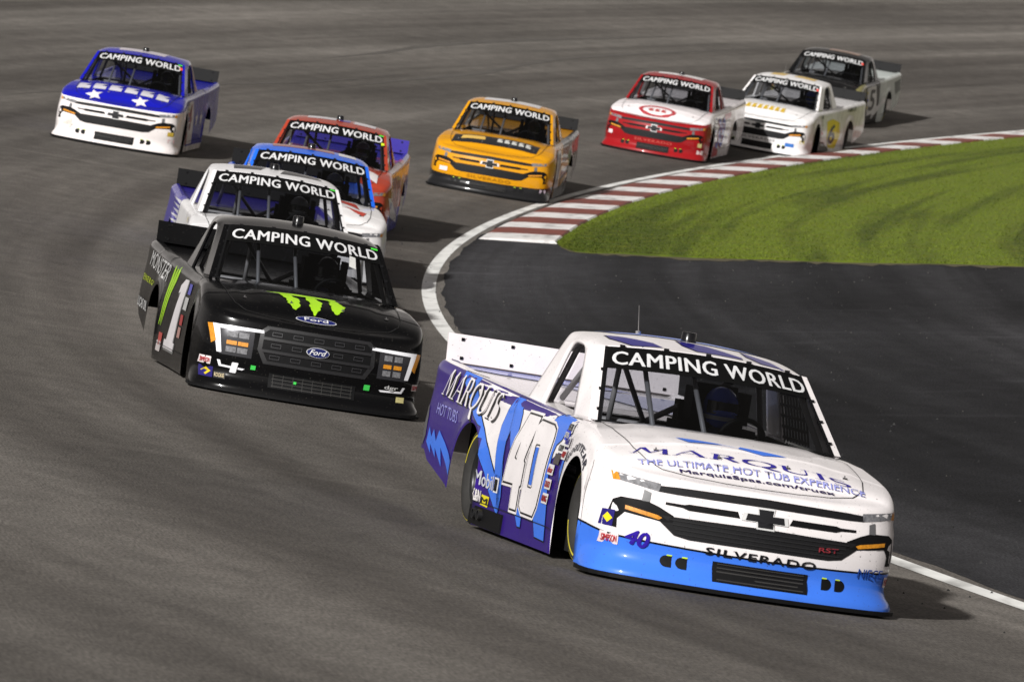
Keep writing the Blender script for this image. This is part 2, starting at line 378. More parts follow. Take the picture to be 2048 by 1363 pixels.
CR_CHEVY = [(.9, .02), (1.15, .035), (1.5, .06), (1.8, .075), (2.1, .06), (2.3, .03), (2.44, 0)]
CR_FORD = [(.9, .02), (1.15, .03), (1.5, .05), (1.8, .065), (2.1, .055), (2.3, .03), (2.44, 0)]
NOSE_D = [(.04, -.015), (.085, -.01), (.12, .03), (.18, .055), (.25, .055), (.29, .035), (.45, .035), (.56, .045), (.63, .065)]
def zbot(x):
    for c, r in ((FA, .385), (RA, .375)):
        dx = x - c
        if abs(dx) < r: return .34 + math.sqrt(max(0, r * r - dx * dx))
    if x < RA: return lerp(.205, .42, min(1, (RA - .375 - x) / 1.12))
    if x > FA: return lerp(.06, .045, min(1, (x - FA) / .8))
    return .028
def outline():
    P = [(-2.925, 0), (-2.925, .3), (-2.922, .6), (-2.915, .78), (-2.895, .89)]
    xs = [-2.86, -2.80, -2.7, -2.55, -2.35, -2.15, -2.0, -1.9]
    for c, r in ((RA, .375), (FA, .385)):
        xs += [c - r - .0015] + [c - r * math.cos(math.pi * k / 22) * (1 if 0 < k < 22 else .9995) for k in range(23)] + [c + r + .0015]
        if c == RA: xs += [-.9, -.7, -.52, -.44, -.36, -.2, 0, .2, .4, .6, .8, .93]
        else: xs += [1.86, 1.92, 2.0]
    xs = sorted(set(round(x, 5) for x in xs))
    return P + [(x, interp(Y_SIDE, x)) for x in xs] + NOSE
def side_d(x, z, zs):
    u = zs - z; r = .075
    d = .028 * sstep(.55, .95, z)
    # swelling round the wheel openings
    for c in (FA, RA):
        q = math.hypot(x - c, z - .34); d -= .016 * math.exp(-((q - .40) / .07) ** 2)
    if u < r: d += r - math.sqrt(max(0, r * r - (r - u) ** 2))
    return d
def nose_d(z, zs):
    u = zs - z; r = .085
    d = interp(NOSE_D, z)
    if u < r: d += r - math.sqrt(max(0, r * r - (r - u) ** 2))
    return d
TROW = [0, .03, .07, .12, .18, .25, .33, .42, .52, .62, .71, .79, .86, .91, .945, .97, .988, 1.0]
NTOP = 14
def build_shell(ford):
    ZS, CR = (ZS_FORD, CR_FORD) if ford else (ZS_CHEVY, CR_CHEVY)
    O = outline(); n = len(O); rows = []
    for i, (x, y) in enumerate(O):
        a = O[max(i - 1, 0)]; b = O[min(i + 1, n - 1)]
        if i == n - 1: t = Vector((0, -1))
        elif i == 0: t = Vector((0, 1))
        else: t = Vector((b[0] - a[0], b[1] - a[1])).normalized()
        nin = Vector((t.y, -t.x))           # outward for counter-clockwise half outline
        if i == 0: nin = Vector((-1, 0))
        if i == n - 1: nin = Vector((1, 0))
        out = nin if nin.dot(Vector((x, y))) > 0 else -nin
        zb = zbot(x) if y > .5 and -2.7 < x < 2.0 else (.42 if x < 0 else .045)
        if x < -2.7: zb = .42
        zs = interp(ZS, x); wn = sstep(1.78, 2.2, x); tail = x < -2.87
        P = []
        for t_ in TROW:
            z = zb + (zs - zb) * t_
            d = lerp(side_d(x, z, zs), nose_d(z, zs), wn)
            if tail: d = .01 + max(0, .04 - (zs - z)) * .6
            P.append(Vector((x - out.x * d, y - out.y * d, z)))
            if y == 0: P[-1].y = 0
        S = P[-1]
        # top: hood or bed deck
        if x <= -.44:
            fr = [0, .02, .045, .06, .10, .2, .3, .42, .54, .66, .76, .86, .93, 1]
            for k in range(NTOP):
                yy = S.y * (1 - fr[k]) ; dz = -.035 * sstep(.03, .055, fr[k])
                if k: P.append(Vector((S.x, yy, S.z + .004 * sstep(0, .03, fr[k]) + dz)))
        else:
            c = interp(CR, x)
            for k in range(1, NTOP):
                q = k / (NTOP - 1); z = S.z + c * (1 - (1 - q) ** 2.4)
                yy_ = S.y * (1 - q); z -= (.020 if ford else .012) * math.exp(-((yy_ - lerp(.70, .60, sstep(1.2, 2.1, x))) / .055) ** 2) * sstep(1.0, 1.25, x) * sstep(2.22, 2.0, x)
                z += .016 * sstep(.17, .27, q) * sstep(2.3, 1.7, x) * (1 if x > .9 else 0)
                P.append(Vector((S.x, S.y * (1 - q), z)))
        rows.append(P)
    m = len(rows[0]); V = []; F = []
    for P in rows:
        V += [tuple(p) for p in P]
    for i in range(n - 1):
        xm = (O[i][0] + O[i + 1][0]) / 2
        for j in range(m - 1):
            if j >= len(TROW) + 1 and -.44 < xm < .93: continue       # cab opening
            F.append((i * m + j, i * m + j + 1, (i + 1) * m + j + 1, (i + 1) * m + j))
    nv = len(V); V += [(x, -y, z) for (x, y, z) in V]
    F = [tuple(reversed(q)) for q in F] + [tuple(i + nv for i in q) for q in F]
    bm = bmesh.new(); vs = [bm.verts.new(v) for v in V]
    for q in F:
        try: bm.faces.new([vs[i] for i in q])
        except ValueError: pass
    bmesh.ops.remove_doubles(bm, verts=bm.verts, dist=.0004)
    bmesh.ops.dissolve_degenerate(bm, dist=.0003, edges=bm.edges)
    bmesh.ops.recalc_face_normals(bm, faces=bm.faces)
    # outward check with one hood face
    top = max((f for f in bm.faces if 1.4 < f.calc_center_median().x < 1.6 and abs(f.calc_center_median().y) < .3), key=lambda f: f.calc_area())
    if top.normal.z < 0: bmesh.ops.reverse_faces(bm, faces=bm.faces)
    me = bpy.data.meshes.new('body'); bm.to_mesh(me)
    tree = BVHTree.FromBMesh(bm); bm.free()
    me.polygons.foreach_set('use_smooth', [True] * len(me.polygons))
    return me, tree
# cab: windshield, roof and pillars
def WS(u, v, off=0.0):
    """windshield surface, u -1..1 from the right to the left pillar, v 0..1 bottom to top"""
    q = 1 - u * u
    p = Vector((lerp(1.094, .533, v) + lerp(.17, .10, v) * q, u * lerp(.882, .738, v), lerp(.962, 1.442, v) + lerp(.012, .045, v) * q))
    if off:
        nrm = Vector((.64, .30 * u, .70)).normalized(); p = p + nrm * off
    return p
def build_cab():
    def roofz(x, y, ye, ze):
        crown = .095 * (1 - abs(y / ye) ** 2.3)
        return ze + crown
    # columns A windshield edge .. D rear edge; rows base -> roof centre
    colx = {'A': [1.094, .81, .533], 'B': [.69, .50, .35], 'M': [.30, .22, .16], 'C': [-.13, -.09, -.05], 'D': [-.50, -.39, -.28]}
    cage = []
    for ci, c in enumerate('ABMCD'):
        xb, xm, xt = colx[c]; col = []
        yb = .895; zb = .945 if c != 'D' else .975
        if c == 'A': zb = .958
        ytop = {'A': .742, 'B': .772, 'M': .775, 'C': .768, 'D': .735}[c]
        ztop = {'A': 1.442, 'B': 1.432, 'M': 1.445, 'C': 1.448, 'D': 1.462}[c]
        col.append(Vector((xb, yb if c != 'A' else .886, zb)))
        col.append(Vector((xm, lerp(yb, ytop, .52), lerp(zb, ztop, .52))))
        col.append(Vector((xt, ytop, ztop)))
        # roof edge and crown
        xr = {'A': .533, 'B': .36, 'M': .16, 'C': -.06, 'D': -.30}[c]
        ze = {'A': 1.446, 'B': 1.478, 'M': 1.496, 'C': 1.50, 'D': 1.49}[c]
        for yy in (.70, .55, .30, 0.0):
            if c == 'A':
                u = yy / .738; p = WS(min(1, u), 1.0); col.append(Vector((p.x - .004, yy, p.z + .003)))
            else:
                col.append(Vector((xr - .03 * (1 - (yy / .7) ** 2) * (c == 'D'), yy, ze + {'B': .055, 'M': .06, 'C': .058, 'D': .045}[c] * (1 - (yy / .72) ** 2.2))))
        cage.append(col)
    nr = len(cage[0]); V = [tuple(p) for col in cage for p in col]; F = []
    for i in range(4):
        for j in range(nr - 1):
            if i in (1, 2) and j < 2: continue
            F.append((i * nr + j, i * nr + j + 1, (i + 1) * nr + j + 1, (i + 1) * nr + j))
    nv = len(V); V += [(x, -y, z) for x, y, z in V]
    F = F + [tuple(reversed([k + nv for k in q])) for q in F]
    bm = bmesh.new(); vs = [bm.verts.new(v) for v in V]
    for q in F: bm.faces.new([vs[i] for i in q])
    bmesh.ops.remove_doubles(bm, verts=bm.verts, dist=.0005)
    bmesh.ops.recalc_face_normals(bm, faces=bm.faces)
    t = [f for f in bm.faces if f.calc_center_median().z > 1.5][0]
    if t.normal.z < 0: bmesh.ops.reverse_faces(bm, faces=bm.faces)
    me = bpy.data.meshes.new('cabtmp'); bm.to_mesh(me); bm.free()
    o = bpy.data.objects.new('cabtmp', me); COL.objects.link(o)
    ss = o.modifiers.new('s', 'SUBSURF'); ss.levels = 3; ss.render_levels = 3; ss.boundary_smooth = 'PRESERVE_CORNERS'
    so = o.modifiers.new('t', 'SOLIDIFY'); so.thickness = .028; so.offset = -1
    dg = bpy.context.evaluated_depsgraph_get(); dg.update()
    me2 = bpy.data.meshes.new_from_object(o.evaluated_get(dg)); bpy.data.objects.remove(o)
    me2.polygons.foreach_set('use_smooth', [True] * len(me2.polygons))
    bm = bmesh.new(); bm.from_mesh(me2); tree = BVHTree.FromBMesh(bm); bm.free()
    return me2, tree

SHELL = {False: build_shell(False), True: build_shell(True)}
CAB_ME, CAB_TREE = build_cab()

# ------------------------------------------------------------------ decals: vinyl cut to shape and laid on the panels
def text2d(s, bold=.0, res=3, space=1.0):
    cu = bpy.data.curves.new('t', 'FONT'); cu.body = s; cu.size = 1; cu.offset = bold; cu.resolution_u = res; cu.space_character = space
    o = bpy.data.objects.new('t', cu); COL.objects.link(o)
    dg = bpy.context.evaluated_depsgraph_get(); dg.update()
    me = bpy.data.meshes.new_from_object(o.evaluated_get(dg))
    V = [(v.co.x, v.co.y) for v in me.vertices]; F = [tuple(p.vertices) for p in me.polygons]
    bpy.data.objects.remove(o); bpy.data.curves.remove(cu); bpy.data.meshes.remove(me)
    if not V: return [], []
    x0 = min(v[0] for v in V); x1 = max(v[0] for v in V); y0 = min(v[1] for v in V); y1 = max(v[1] for v in V)
    return [((x - x0) / (x1 - x0), (y - y0) / (y1 - y0)) for x, y in V], F
TEXTS = {}
def text_norm(s, bold=0., space=1.0):
    k = (s, bold, space)
    if k not in TEXTS: TEXTS[k] = text2d(s, bold, 3, space)
    return TEXTS[k]
def poly2d(polys):
    V = []; F = []
    for P in polys:
        loops = P if isinstance(P[0][0], (tuple, list)) else [P]
        tri = tessellate_polygon([[Vector((a, b, 0)) for a, b in lp] for lp in loops])
        b0 = len(V)
        for lp in loops: V += [tuple(q) for q in lp]
        F += [tuple(i + b0 for i in t) for t in tri]
    return V, F
def bil(q, u, v):
    (ax, ay), (bx, by), (cx, cy), (dx, dy) = q          # bl, br, tr, tl
    return (lerp(lerp(ax, bx, u), lerp(dx, cx, u), v), lerp(lerp(ay, by, u), lerp(dy, cy, u), v))
def lay(name, V2, F2, mapper, mat, parent, cut=.08, smooth=True, extra=()):
    """V2 in panel coordinates; mapper(a, b) -> 3D point or None; extra = further (V2, mapper) copies in the same mesh"""
    out = bmesh.new()
    for VV, mp in [(V2, mapper)] + list(extra):
        bm = bmesh.new(); vs = [bm.verts.new((a, b, 0)) for a, b in VV]
        for f in F2:
            try: bm.faces.new([vs[i] for i in f])
            except ValueError: pass
        xs = [v[0] for v in VV]; ys = [v[1] for v in VV]
        for ax, lo, hi in ((0, min(xs), max(xs)), (1, min(ys), max(ys))):
            k = math.floor(lo / cut) + 1
            while k * cut < hi:
                co = [0, 0, 0]; co[ax] = k * cut; no = [0, 0, 0]; no[ax] = 1
                bmesh.ops.bisect_plane(bm, geom=bm.verts[:] + bm.edges[:] + bm.faces[:], plane_co=co, plane_no=no, dist=1e-5)
                k += 1
        bad = []
        for v in bm.verts:
            p = mp(v.co.x, v.co.y)
            if p is None: bad.append(v)
            else: v.co = p
        if bad: bmesh.ops.delete(bm, geom=bad, context='VERTS')
        tmp = bpy.data.meshes.new('tmp'); bm.to_mesh(tmp); bm.free(); out.from_mesh(tmp); bpy.data.meshes.remove(tmp)
    return from_bm(name, out, mat, parent, smooth)
def mapper(tree, kind, lift):
    def hit(o, d):
        loc, nrm, idx, dist = tree.ray_cast(Vector(o), Vector(d))
        if loc is None: return None
        nrm = nrm if nrm.dot(Vector(d)) < 0 else -nrm
        return loc - Vector(d) * lift * .5 + nrm * lift * .7
    if kind == 'R': return lambda a, b: hit((a, -3, b), (0, 1, 0))
    if kind == 'L': return lambda a, b: hit((a, 3, b), (0, -1, 0))
    if kind == 'T': return lambda a, b: hit((a, b, 3), (0, 0, -1))
    if kind == 'F': return lambda a, b: hit((4, a, b), (-1, 0, 0))
    if kind == 'W': return lambda a, b: WS(a, b, lift)
def ell(cx, cy, rx, ry, n=28): return [(cx + rx * math.cos(2 * math.pi * k / n), cy + ry * math.sin(2 * math.pi * k / n)) for k in range(n)]
def rect(x0, y0, x1, y1): return [(x0, y0), (x1, y0), (x1, y1), (x0, y1)]

M_BLK = principled('black_plastic', (.005, .005, .0055), .6, noise=.3, nscale=30, spec=.12)
M_BLKG = principled('gloss_black', (.006, .006, .007), .25, spec=.3, coat=.1)
M_DARK = principled('dark_cockpit', (.012, .012, .013), .9, noise=.3, nscale=12, spec=.1)
M_RUB = principled('tyre_rubber', (.018, .017, .016), .75, noise=.35, nscale=18, bump=.3)
M_RIM = principled('rim_steel', (.03, .03, .032), .35, metal=.6, noise=.2, nscale=20)
M_NUT = principled('lug_nuts', (.6, .6, .58), .3, metal=1)
M_YEL = principled('tyre_yellow', (.50, .42, .03), .7)
M_CAGE = principled('cage_tube', (.20, .195, .20), .45, noise=.15, nscale=10)
M_CHROME = principled('chrome', (.7, .7, .72), .15, metal=1)
M_AMBER = principled('amber_lens', (.55, .22, .015), .35, coat=.2, noise=.6, nscale=50)
M_LENS = principled('headlamp_lens', (.15, .15, .16), .5, spec=.2, noise=.95, nscale=48)
M_MESH = principled('grille_mesh', (.008, .008, .009), .6, noise=.6, nscale=80, spec=.2)
M_GLASS = glass('windshield_glass', (.52, .54, .57)); M_GLASS2 = glass('rear_glass', (.8, .8, .82))
M_BELT = principled('belt_webbing', (.10, .10, .11), .8)
M_SKIN_SUIT = principled('race_suit', (.05, .06, .12), .8, noise=.25, nscale=14)

# wheel (shared meshes)
def wheel_meshes():
    t = MB(); w_ = .135
    t.lathe([(-w_ * .80, .215), (-w_, .245), (-w_ * 1.04, .29), (-w_, .325), (-w_ * .82, .343), (-w_ * .4, .349), (0, .35), (w_ * .4, .349), (w_ * .82, .343), (w_, .325), (w_ * 1.04, .29), (w_, .245), (w_ * .80, .215)], 48)
    tyre = t.build('tyre', M_RUB, None, True).data
    r = MB(); r.lathe([(-.10, .218), (.105, .218), (.11, .205), (.085, .195), (.03, .185), (.02, .12), (.045, .085), (.05, .0001)], 40)
    rim = r.build('rim', M_RIM, None, True).data
    n_ = MB()
    for k in range(5):
        a = 2 * math.pi * k / 5; n_.lathe([(.04, .0001), (.078, .012), (.078, .0001)], 8, c=(.062 * math.cos(a), 0, .062 * math.sin(a)))
    n_.lathe([(.05, .03), (.075, .024), (.08, .0001)], 12)
    nuts = n_.build('lug_nuts', M_NUT).data
    y = MB(); V = []; F = []
    for (a0, a1) in ((.25, 1.35), (3.4, 4.5)):
        b = len(V)
        for k in range(13):
            a = lerp(a0, a1, k / 12)
            V += [(.284 * math.cos(a), .1418, .284 * math.sin(a)), (.298 * math.cos(a), .1418, .298 * math.sin(a))]
        F += [(b + 2 * k, b + 2 * k + 1, b + 2 * k + 3, b + 2 * k + 2) for k in range(12)]
    # thin yellow ring at the shoulder
    b = len(V)
    for k in range(49):
        a = 2 * math.pi * k / 48; V += [(.317 * math.cos(a), .1395, .317 * math.sin(a)), (.322 * math.cos(a), .1375, .322 * math.sin(a))]
    F += [(b + 2 * k, b + 2 * k + 1, b + 2 * k + 3, b + 2 * k + 2) for k in range(48)]
    y.add(V, F); mark = y.build('sidewall_marking', M_YEL).data
    for o in [o for o in COL.objects if o.data in (tyre, rim, nuts, mark)]: bpy.data.objects.remove(o)
    return tyre, rim, nuts, mark
WHEEL = wheel_meshes()
def inst(name, me, parent, loc=(0, 0, 0), rot=(0, 0, 0)):
    o = bpy.data.objects.new(name, me); COL.objects.link(o); o.parent = parent; o.location = loc; o.rotation_euler = rot; return o
def add_wheels(root, steer=.05):
    for sx, sy in ((FA, 1), (FA, -1), (RA, 1), (RA, -1)):
        wp = bpy.data.objects.new('wheel', None); COL.objects.link(wp); wp.parent = root; wp.location = (sx, sy * .785, .347)
        wp.rotation_euler = (0, random.uniform(0, 6), (steer if sx > 0 else 0) + (0 if sy > 0 else math.pi))
        wp.rotation_mode = 'ZYX' if False else 'XYZ'
        # spin about the axle first, then steer
        wp.rotation_euler = (Matrix.Rotation((steer if sx > 0 else 0) + (0 if sy > 0 else math.pi), 3, 'Z') @ Matrix.Rotation(random.uniform(0, 6), 3, 'Y')).to_euler()
        for nm, me in zip(('tyre', 'rim', 'lug_nuts', 'sidewall_marking'), WHEEL):
            oo = inst(nm, me, wp)
            if nm in ('lug_nuts', 'sidewall_marking'): oo['kind'] = 'stuff'

# shared inner parts
def inner_meshes():
    d = MB()      # floor pan, wheel tubs, cockpit tub
    d.box((-.2, 0, .15), (2.45, .64, .03)); d.box((1.95, 0, .34), (.20, .62, .2)); d.box((-2.2, 0, .55), (.55, .64, .35))
    d.box((0.05, .80, .3), (.93, .06, .24)); d.box((0.05, -.80, .3), (.93, .06, .24))
    d.box((-.50, 0, .58), (.03, .90, .385)); d.box((.98, 0, .55), (.04, .88, .36)); d.box((-1.42, 0, .80), (.5, .93, .06)); d.box((1.42, 0, .76), (.42, .93, .05))
    tub = d.build('chassis', M_DARK).data
    c = MB(); r = .022
    for s in (-1, 1):
        c.tube([(1.0, .80 * s, .5), (1.0, .80 * s, .93), (.55, .69 * s, 1.37), (.45, .66 * s, 1.40), (-.2, .64 * s, 1.42), (-.26, .66 * s, 1.38), (-.36, .78 * s, .95), (-.38, .8 * s, .3)], r)
        c.tube([(-.26, .5 * s, 1.40), (-1.0, .5 * s, 1.0)], r)
        for k in range(3): c.tube([(.9, .82 * s, .45 + .14 * k), (-.36, .82 * s, .45 + .16 * k)], r)
    c.tube([(.46, -.66, 1.40), (.46, .66, 1.40)], r); c.tube([(-.22, -.64, 1.42), (-.22, .64, 1.42)], r)
    c.tube([(1.0, -.8, .90), (1.0, .8, .90)], r)
    c.tube([(.47, -.06, 1.41), (1.08, -.06, .93)], .018); c.tube([(.47, -.40, 1.40), (1.05, -.42, .93)], .018)
    c.tube([(-.25, .58, 1.38), (-.37, -.7, .55)], r); c.tube([(-.36, -.79, .92), (-.36, .79, .92)], r)
    c.tube([(-.22, -.35, 1.42), (-.30, -.35, .92)], .02); c.tube([(.47, -.55, 1.38), (-.3, -.1, .95)], .02)
    cage = c.build('roll_cage', M_CAGE, None, True).data
    s_ = MB()
    s_.box((-.12, .36, .42), (.22, .22, .06)); s_.box((-.30, .36, .78), (.06, .24, .36)); s_.box((-.24, .36, 1.16), (.05, .15, .12))
    for k in (-1, 1): s_.box((-.13, .36 + .24 * k, .62), (.16, .025, .16)); s_.box((-.15, .36 + .19 * k, 1.14), (.10, .02, .11)); s_.box((-.2, .36 + .26 * k, .90), (.13, .025, .10))
    seat = s_.build('seat', M_DARK).data
    b = MB(); b.box((.80, 0, .86), (.12, .80, .06)); b.box((.86, 0, .92), (.10, .82, .012)); b.box((.66, .36, .90), (.03, .2, .045))
    dash = b.build('dashboard', M_DARK).data
    w_ = MB(); V = []
    pts = [Vector((.52 + .05 * math.sin(a), .36 + .17 * math.cos(a), .93 + .17 * math.sin(a))) for a in [2 * math.pi * k / 20 for k in range(21)]]
    w_.tube(pts, .016, 6, False); w_.tube([(.52, .36, .93), (.72, .36, .90)], .025); w_.tube([(.52, .20, .93), (.52, .52, .93)], .014)
    wheel = w_.build('steering_wheel', M_BLK, None, True).data
    n_ = MB()
    for k in range(9): n_.box((lerp(.52, -.02, k / 8), .800, 1.17), (.012, .004, .20), Matrix.Rotation(math.radians(14), 3, 'X'))
    for k in range(6): n_.box((.25, .838 - .0185 * k, 1.0 + .074 * k), (.29, .004, .011), Matrix.Rotation(math.radians(14), 3, 'X'))
    net = n_.build('window_net', M_BLK).data
    for o in [o for o in COL.objects if o.data in (tub, cage, seat, dash, wheel, net)]: bpy.data.objects.remove(o)
    return dict(chassis=tub, roll_cage=cage, seat=seat, dashboard=dash, steering_wheel=wheel, window_net=net)
INNER = inner_meshes()
def glass_mesh(uv0, uv1, nu=20, nv=8, off=0):
    V = []; F = []
    for j in range(nv + 1):
        for i in range(nu + 1): V.append(WS(lerp(uv0[0], uv1[0], i / nu), lerp(uv0[1], uv1[1], j / nv), off))
    for j in range(nv):
        for i in range(nu): F.append((j * (nu + 1) + i, j * (nu + 1) + i + 1, (j + 1) * (nu + 1) + i + 1, (j + 1) * (nu + 1) + i))
    return V, F
def truck_matrix(X, Y, yaw):
    v = Vector((X - CX, Y - CY)); r = v.length
    z = max(0, r - RAD) * TB
    nrm = Vector((-TB * v.x / r, -TB * v.y / r, 1)).normalized()
    a = math.radians(yaw); Fd = Vector((math.sin(a), -math.cos(a), 0)); Fd = (Fd - nrm * Fd.dot(nrm)).normalized(); L = nrm.cross(Fd)
    return Matrix(((Fd.x, L.x, nrm.x, X), (Fd.y, L.y, nrm.y, Y), (Fd.z, L.z, nrm.z, z), (0, 0, 0, 1)))

TRUCKS = []
class Truck:
    def __init__(s, X, Y, yaw, label, body_mat, cab_mat, ford=False, spoiler_mat=None, banner=(.012, .012, .014), driver=None, deck_mat=None):
        TRUCKS.append(s); s.M = truck_matrix(X, Y, yaw); s.ford = ford
        root = bpy.data.objects.new('race_truck', None); COL.objects.link(root); root.matrix_world = s.M
        tag(root, label, 'race truck', 'race trucks running through the banked turn'); s.root = root
        me, s.tree = SHELL[ford]; me = me.copy(); me.materials.append(body_mat)
        s.body = inst('body', me, root)
        cm = CAB_ME.copy(); cm.materials.clear(); cm.materials.append(cab_mat); s.cab = inst('cab', cm, root); s.ctree = CAB_TREE
        for k, me in INNER.items(): inst(k, me, root)
        V, F = glass_mesh((-1, 0), (1, 1)); s.ws = mk('windshield', V, F, M_GLASS, root, True)
        # black edge trim, sun strip and its lettering
        V = []; F = []
        for (a, b) in (((-.955, 0), (-.93, 1)), ((.93, 0), (.955, 1)), ((-.93, 0), (.93, .025))):
            v_, f_ = glass_mesh(a, b, 6, 6, .004); n0 = len(V); V += v_; F += [tuple(i + n0 for i in q) for q in f_]
        mk('edge_trim', V, F, M_BLK, s.ws, True)
        for sg in (-1, 1):
            V, F = glass_mesh((sg * .955, 0), (sg * 1.012, 1), 3, 10, .007)
            if sg < 0: F = [tuple(reversed(q)) for q in F]
            mk('pillar_cover', V, F, cab_mat, s.cab, True)
        V, F = glass_mesh((-.93, .705), (.93, .995), 24, 4, .004)
        mk('sun_strip', V, F, principled('strip_%.3f' % banner[0], (banner[0] * .35,) * 3, .5, spec=.1), s.ws, True)
        q = [(-.88, .755), (.92, .755), (.92, .925), (-.88, .925)]
        s.text('CAMPING WORLD', 'W', q, (.62, .62, .63), bold=.022, space=1.06, parent=s.ws, lift=.009, cut=.12, rough=.5)
        rv = [(-.44, -.70, 1.0), (-.44, .70, 1.0), (-.27, .60, 1.46), (-.27, -.60, 1.46)]
        mk('rear_window', rv, [(0, 1, 2, 3)], M_GLASS2, root)
        # clips round the screen
        c = MB()
        for (u, v) in [(-.95, .15), (-.95, .42), (-.95, .68), (.95, .15), (.95, .42), (.95, .68), (-.8, 1), (-.4, 1), (0, 1), (.4, 1), (.8, 1)]:
            p = WS(u, v, .008); c.box(p, (.010, .016, .010))
        tag(c.build('screen_clips', M_BLK, s.ws), kind='stuff')
        sp = MB(); Rr = Matrix.Rotation(math.radians(-14), 3, 'Y'); sp.box((-2.845, 0, 1.172), (.006, .89, .105), Rr)
        s.spoiler = sp.build('spoiler', spoiler_mat or M_BLK, root)
        bt = MB()
        for y in (-.78, -.4, 0, .4, .78):
            for z in (1.105, 1.24): bt.box((-2.833 - (z - 1.172) * .25, y, z), (.006, .011, .011))
        tag(bt.build('bolts', M_BLK, s.spoiler), kind='stuff')
        # splitter under the nose
        O = [(1.84, 1.06), (2.0, 1.075), (2.12, 1.075), (2.2, 1.058)] + [(x + .045, y * 1.012) for x, y in NOSE[1:]]
        V = []; F = []; n_ = len(O)
        pts = [(x, y) for x, y in O] + [(x, -y) for x, y in reversed(O[:-1])]
        for z in (.022, .05): V += [(x, y, z) for x, y in pts] + [(1.86, .6, z), (1.86, -.6, z)]
        k = len(pts) + 2
        F.append(tuple(range(k - 1, -1, -1))); F.append(tuple(range(k, 2 * k)))
        for i in range(k): F.append((i, (i + 1) % k, k + (i + 1) % k, k + i))
        # top/bottom as fans are concave: rebuild by triangulation
        loop = pts + [(1.86, -.6), (1.86, .6)]
        V = [(x, y, .022) for x, y in loop] + [(x, y, .048) for x, y in loop]; k = len(loop)
        tri = tessellate_polygon([[Vector((x, y, 0)) for x, y in loop]])
        F = [tuple(t) for t in tri] + [tuple(i + k for i in t) for t in tri] + [(i, (i + 1) % k, k + (i + 1) % k, k + i) for i in range(k)]
        sl = mk('splitter', V, F, M_BLK, root)
        bm = bmesh.new(); bm.from_mesh(sl.data); bmesh.ops.recalc_face_normals(bm, faces=bm.faces); bm.to_mesh(sl.data); bm.free()
        add_wheels(root)
        # hood pins
        for y in (-.66, -.24, .24, .66):
            h = s.tree.ray_cast(Vector((2.02 - .12 * abs(y), y, 3)), Vector((0, 0, -1)))[0]
            p = MB(); p.tube([h, h + Vector((0, 0, .022))], .006, 6); p.box(h + Vector((0, 0, .005)), (.016, .016, .004)); p.build('hood_pin', M_CHROME, s.body)
    # --- decal helpers
    def dec(s, name, polys, kind, col, lift=.002, parent=None, cut=.09, mat=None, rough=.32):
        V, F = poly2d(polys)
        if kind == 'T': lift += .003; cut = min(cut, .05)
        tree = s.tree; par = parent or s.body
        if kind == 'C': tree, kind, par = s.ctree, 'T', parent or s.cab
        if kind == 'CR': tree, kind, par = s.ctree, 'R', parent or s.cab
        return lay(name, V, F, mapper(tree, kind, lift), mat or paint(col, rough), par, cut)
    def text(s, txt, kind, quad, col, bold=.03, lift=.004, parent=None, cut=.09, name='lettering', rough=.32, space=1.0, shear=0):
        V, F = text_norm(txt, 0., space); tree = s.tree; par = parent or s.body
        if not V: return
        if kind == 'C': tree, kind, par = s.ctree, 'T', parent or s.cab
        if kind == 'T': lift += .003; cut = min(cut, .05)
        place = lambda du, dv: [bil(quad, u + du + shear * (v - .5), v + dv) for u, v in V]
        # heavier faces: the letter is laid in slightly shifted passes, each a hair above the last
        k = bold * 1.1 / max(1.0, .62 * len(txt)); ex = []
        if bold > .004: ex = [(place(d, e), mapper(tree, kind, lift + .0006 * (i + 1))) for i, (d, e) in enumerate(((k, 0), (-k, 0), (0, bold * .6), (0, -bold * .6)))]
        return lay(name, place(0, 0), F, mapper(tree, kind, lift), paint(col, rough), par, cut, True, ex)
    def strip_text(s, txt, kind, x0, z0, x1, z1, col, **k):
        """upright text box; for the left flank x runs backwards"""
        q = [(x0, z0), (x1, z0), (x1, z1), (x0, z1)]; return s.text(txt, kind, q, col, **k)
    def hood_text(s, txt, y0, y1, xb, xt, col, **k):
        """read from the front: left edge at y0, base line at xb (nearer the nose), top at xt"""
        return s.text(txt, 'T', [(xb, y0), (xb, y1), (xt, y1), (xt, y0)], col, **k)
    # --- the two front ends
    def chevy_front(s, accent, lettering=None, lens=True, word=True, bumper_word='SILVERADO', wordcol=(.01, .01, .012), bow=(.01, .01, .012)):
        blk = M_BLK
        def g(name, polys, mat=blk, lift=.003): return s.dec(name, polys, 'F', None, lift=lift, mat=mat, cut=.07)
        gu = g('upper_grille', [[(-.70, .655), (-.60, .66), (0, .672), (.60, .66), (.70, .655), (.71, .615), (.60, .612), (0, .618), (-.60, .612), (-.71, .615)]], M_MESH)
        for sy in (-1, 1):
            hl = g('headlight', [[(sy * .955, .695), (sy * .70, .667), (sy * .70, .613), (sy * .94, .648)]], M_LENS)
            s.dec('amber_marker', [[(sy * .985, .70), (sy * .955, .695), (sy * .94, .648), (sy * .975, .645)]], 'F', None, mat=M_AMBER, lift=.004, parent=s.body)
            g('grille_slot', [[(sy * .66, .557), (sy * .54, .557), (sy * .51, .565), (sy * .19, .567), (sy * .17, .526), (sy * .51, .524), (sy * .55, .536), (sy * .66, .540)]])
            g('lamp_recess', [[(sy * .97, .52), (sy * .93, .545), (sy * .78, .545), (sy * .70, .52), (sy * .60, .475), (sy * .60, .43), (sy * .66, .425), (sy * .90, .45), (sy * .935, .40), (sy * .93, .34), (sy * .98, .345), (sy * .985, .45)]])
            g('amber_lamp', [[(sy * .90, .495), (sy * .70, .465), (sy * .67, .452), (sy * .69, .437), (sy * .90, .470)]], M_AMBER, .006)
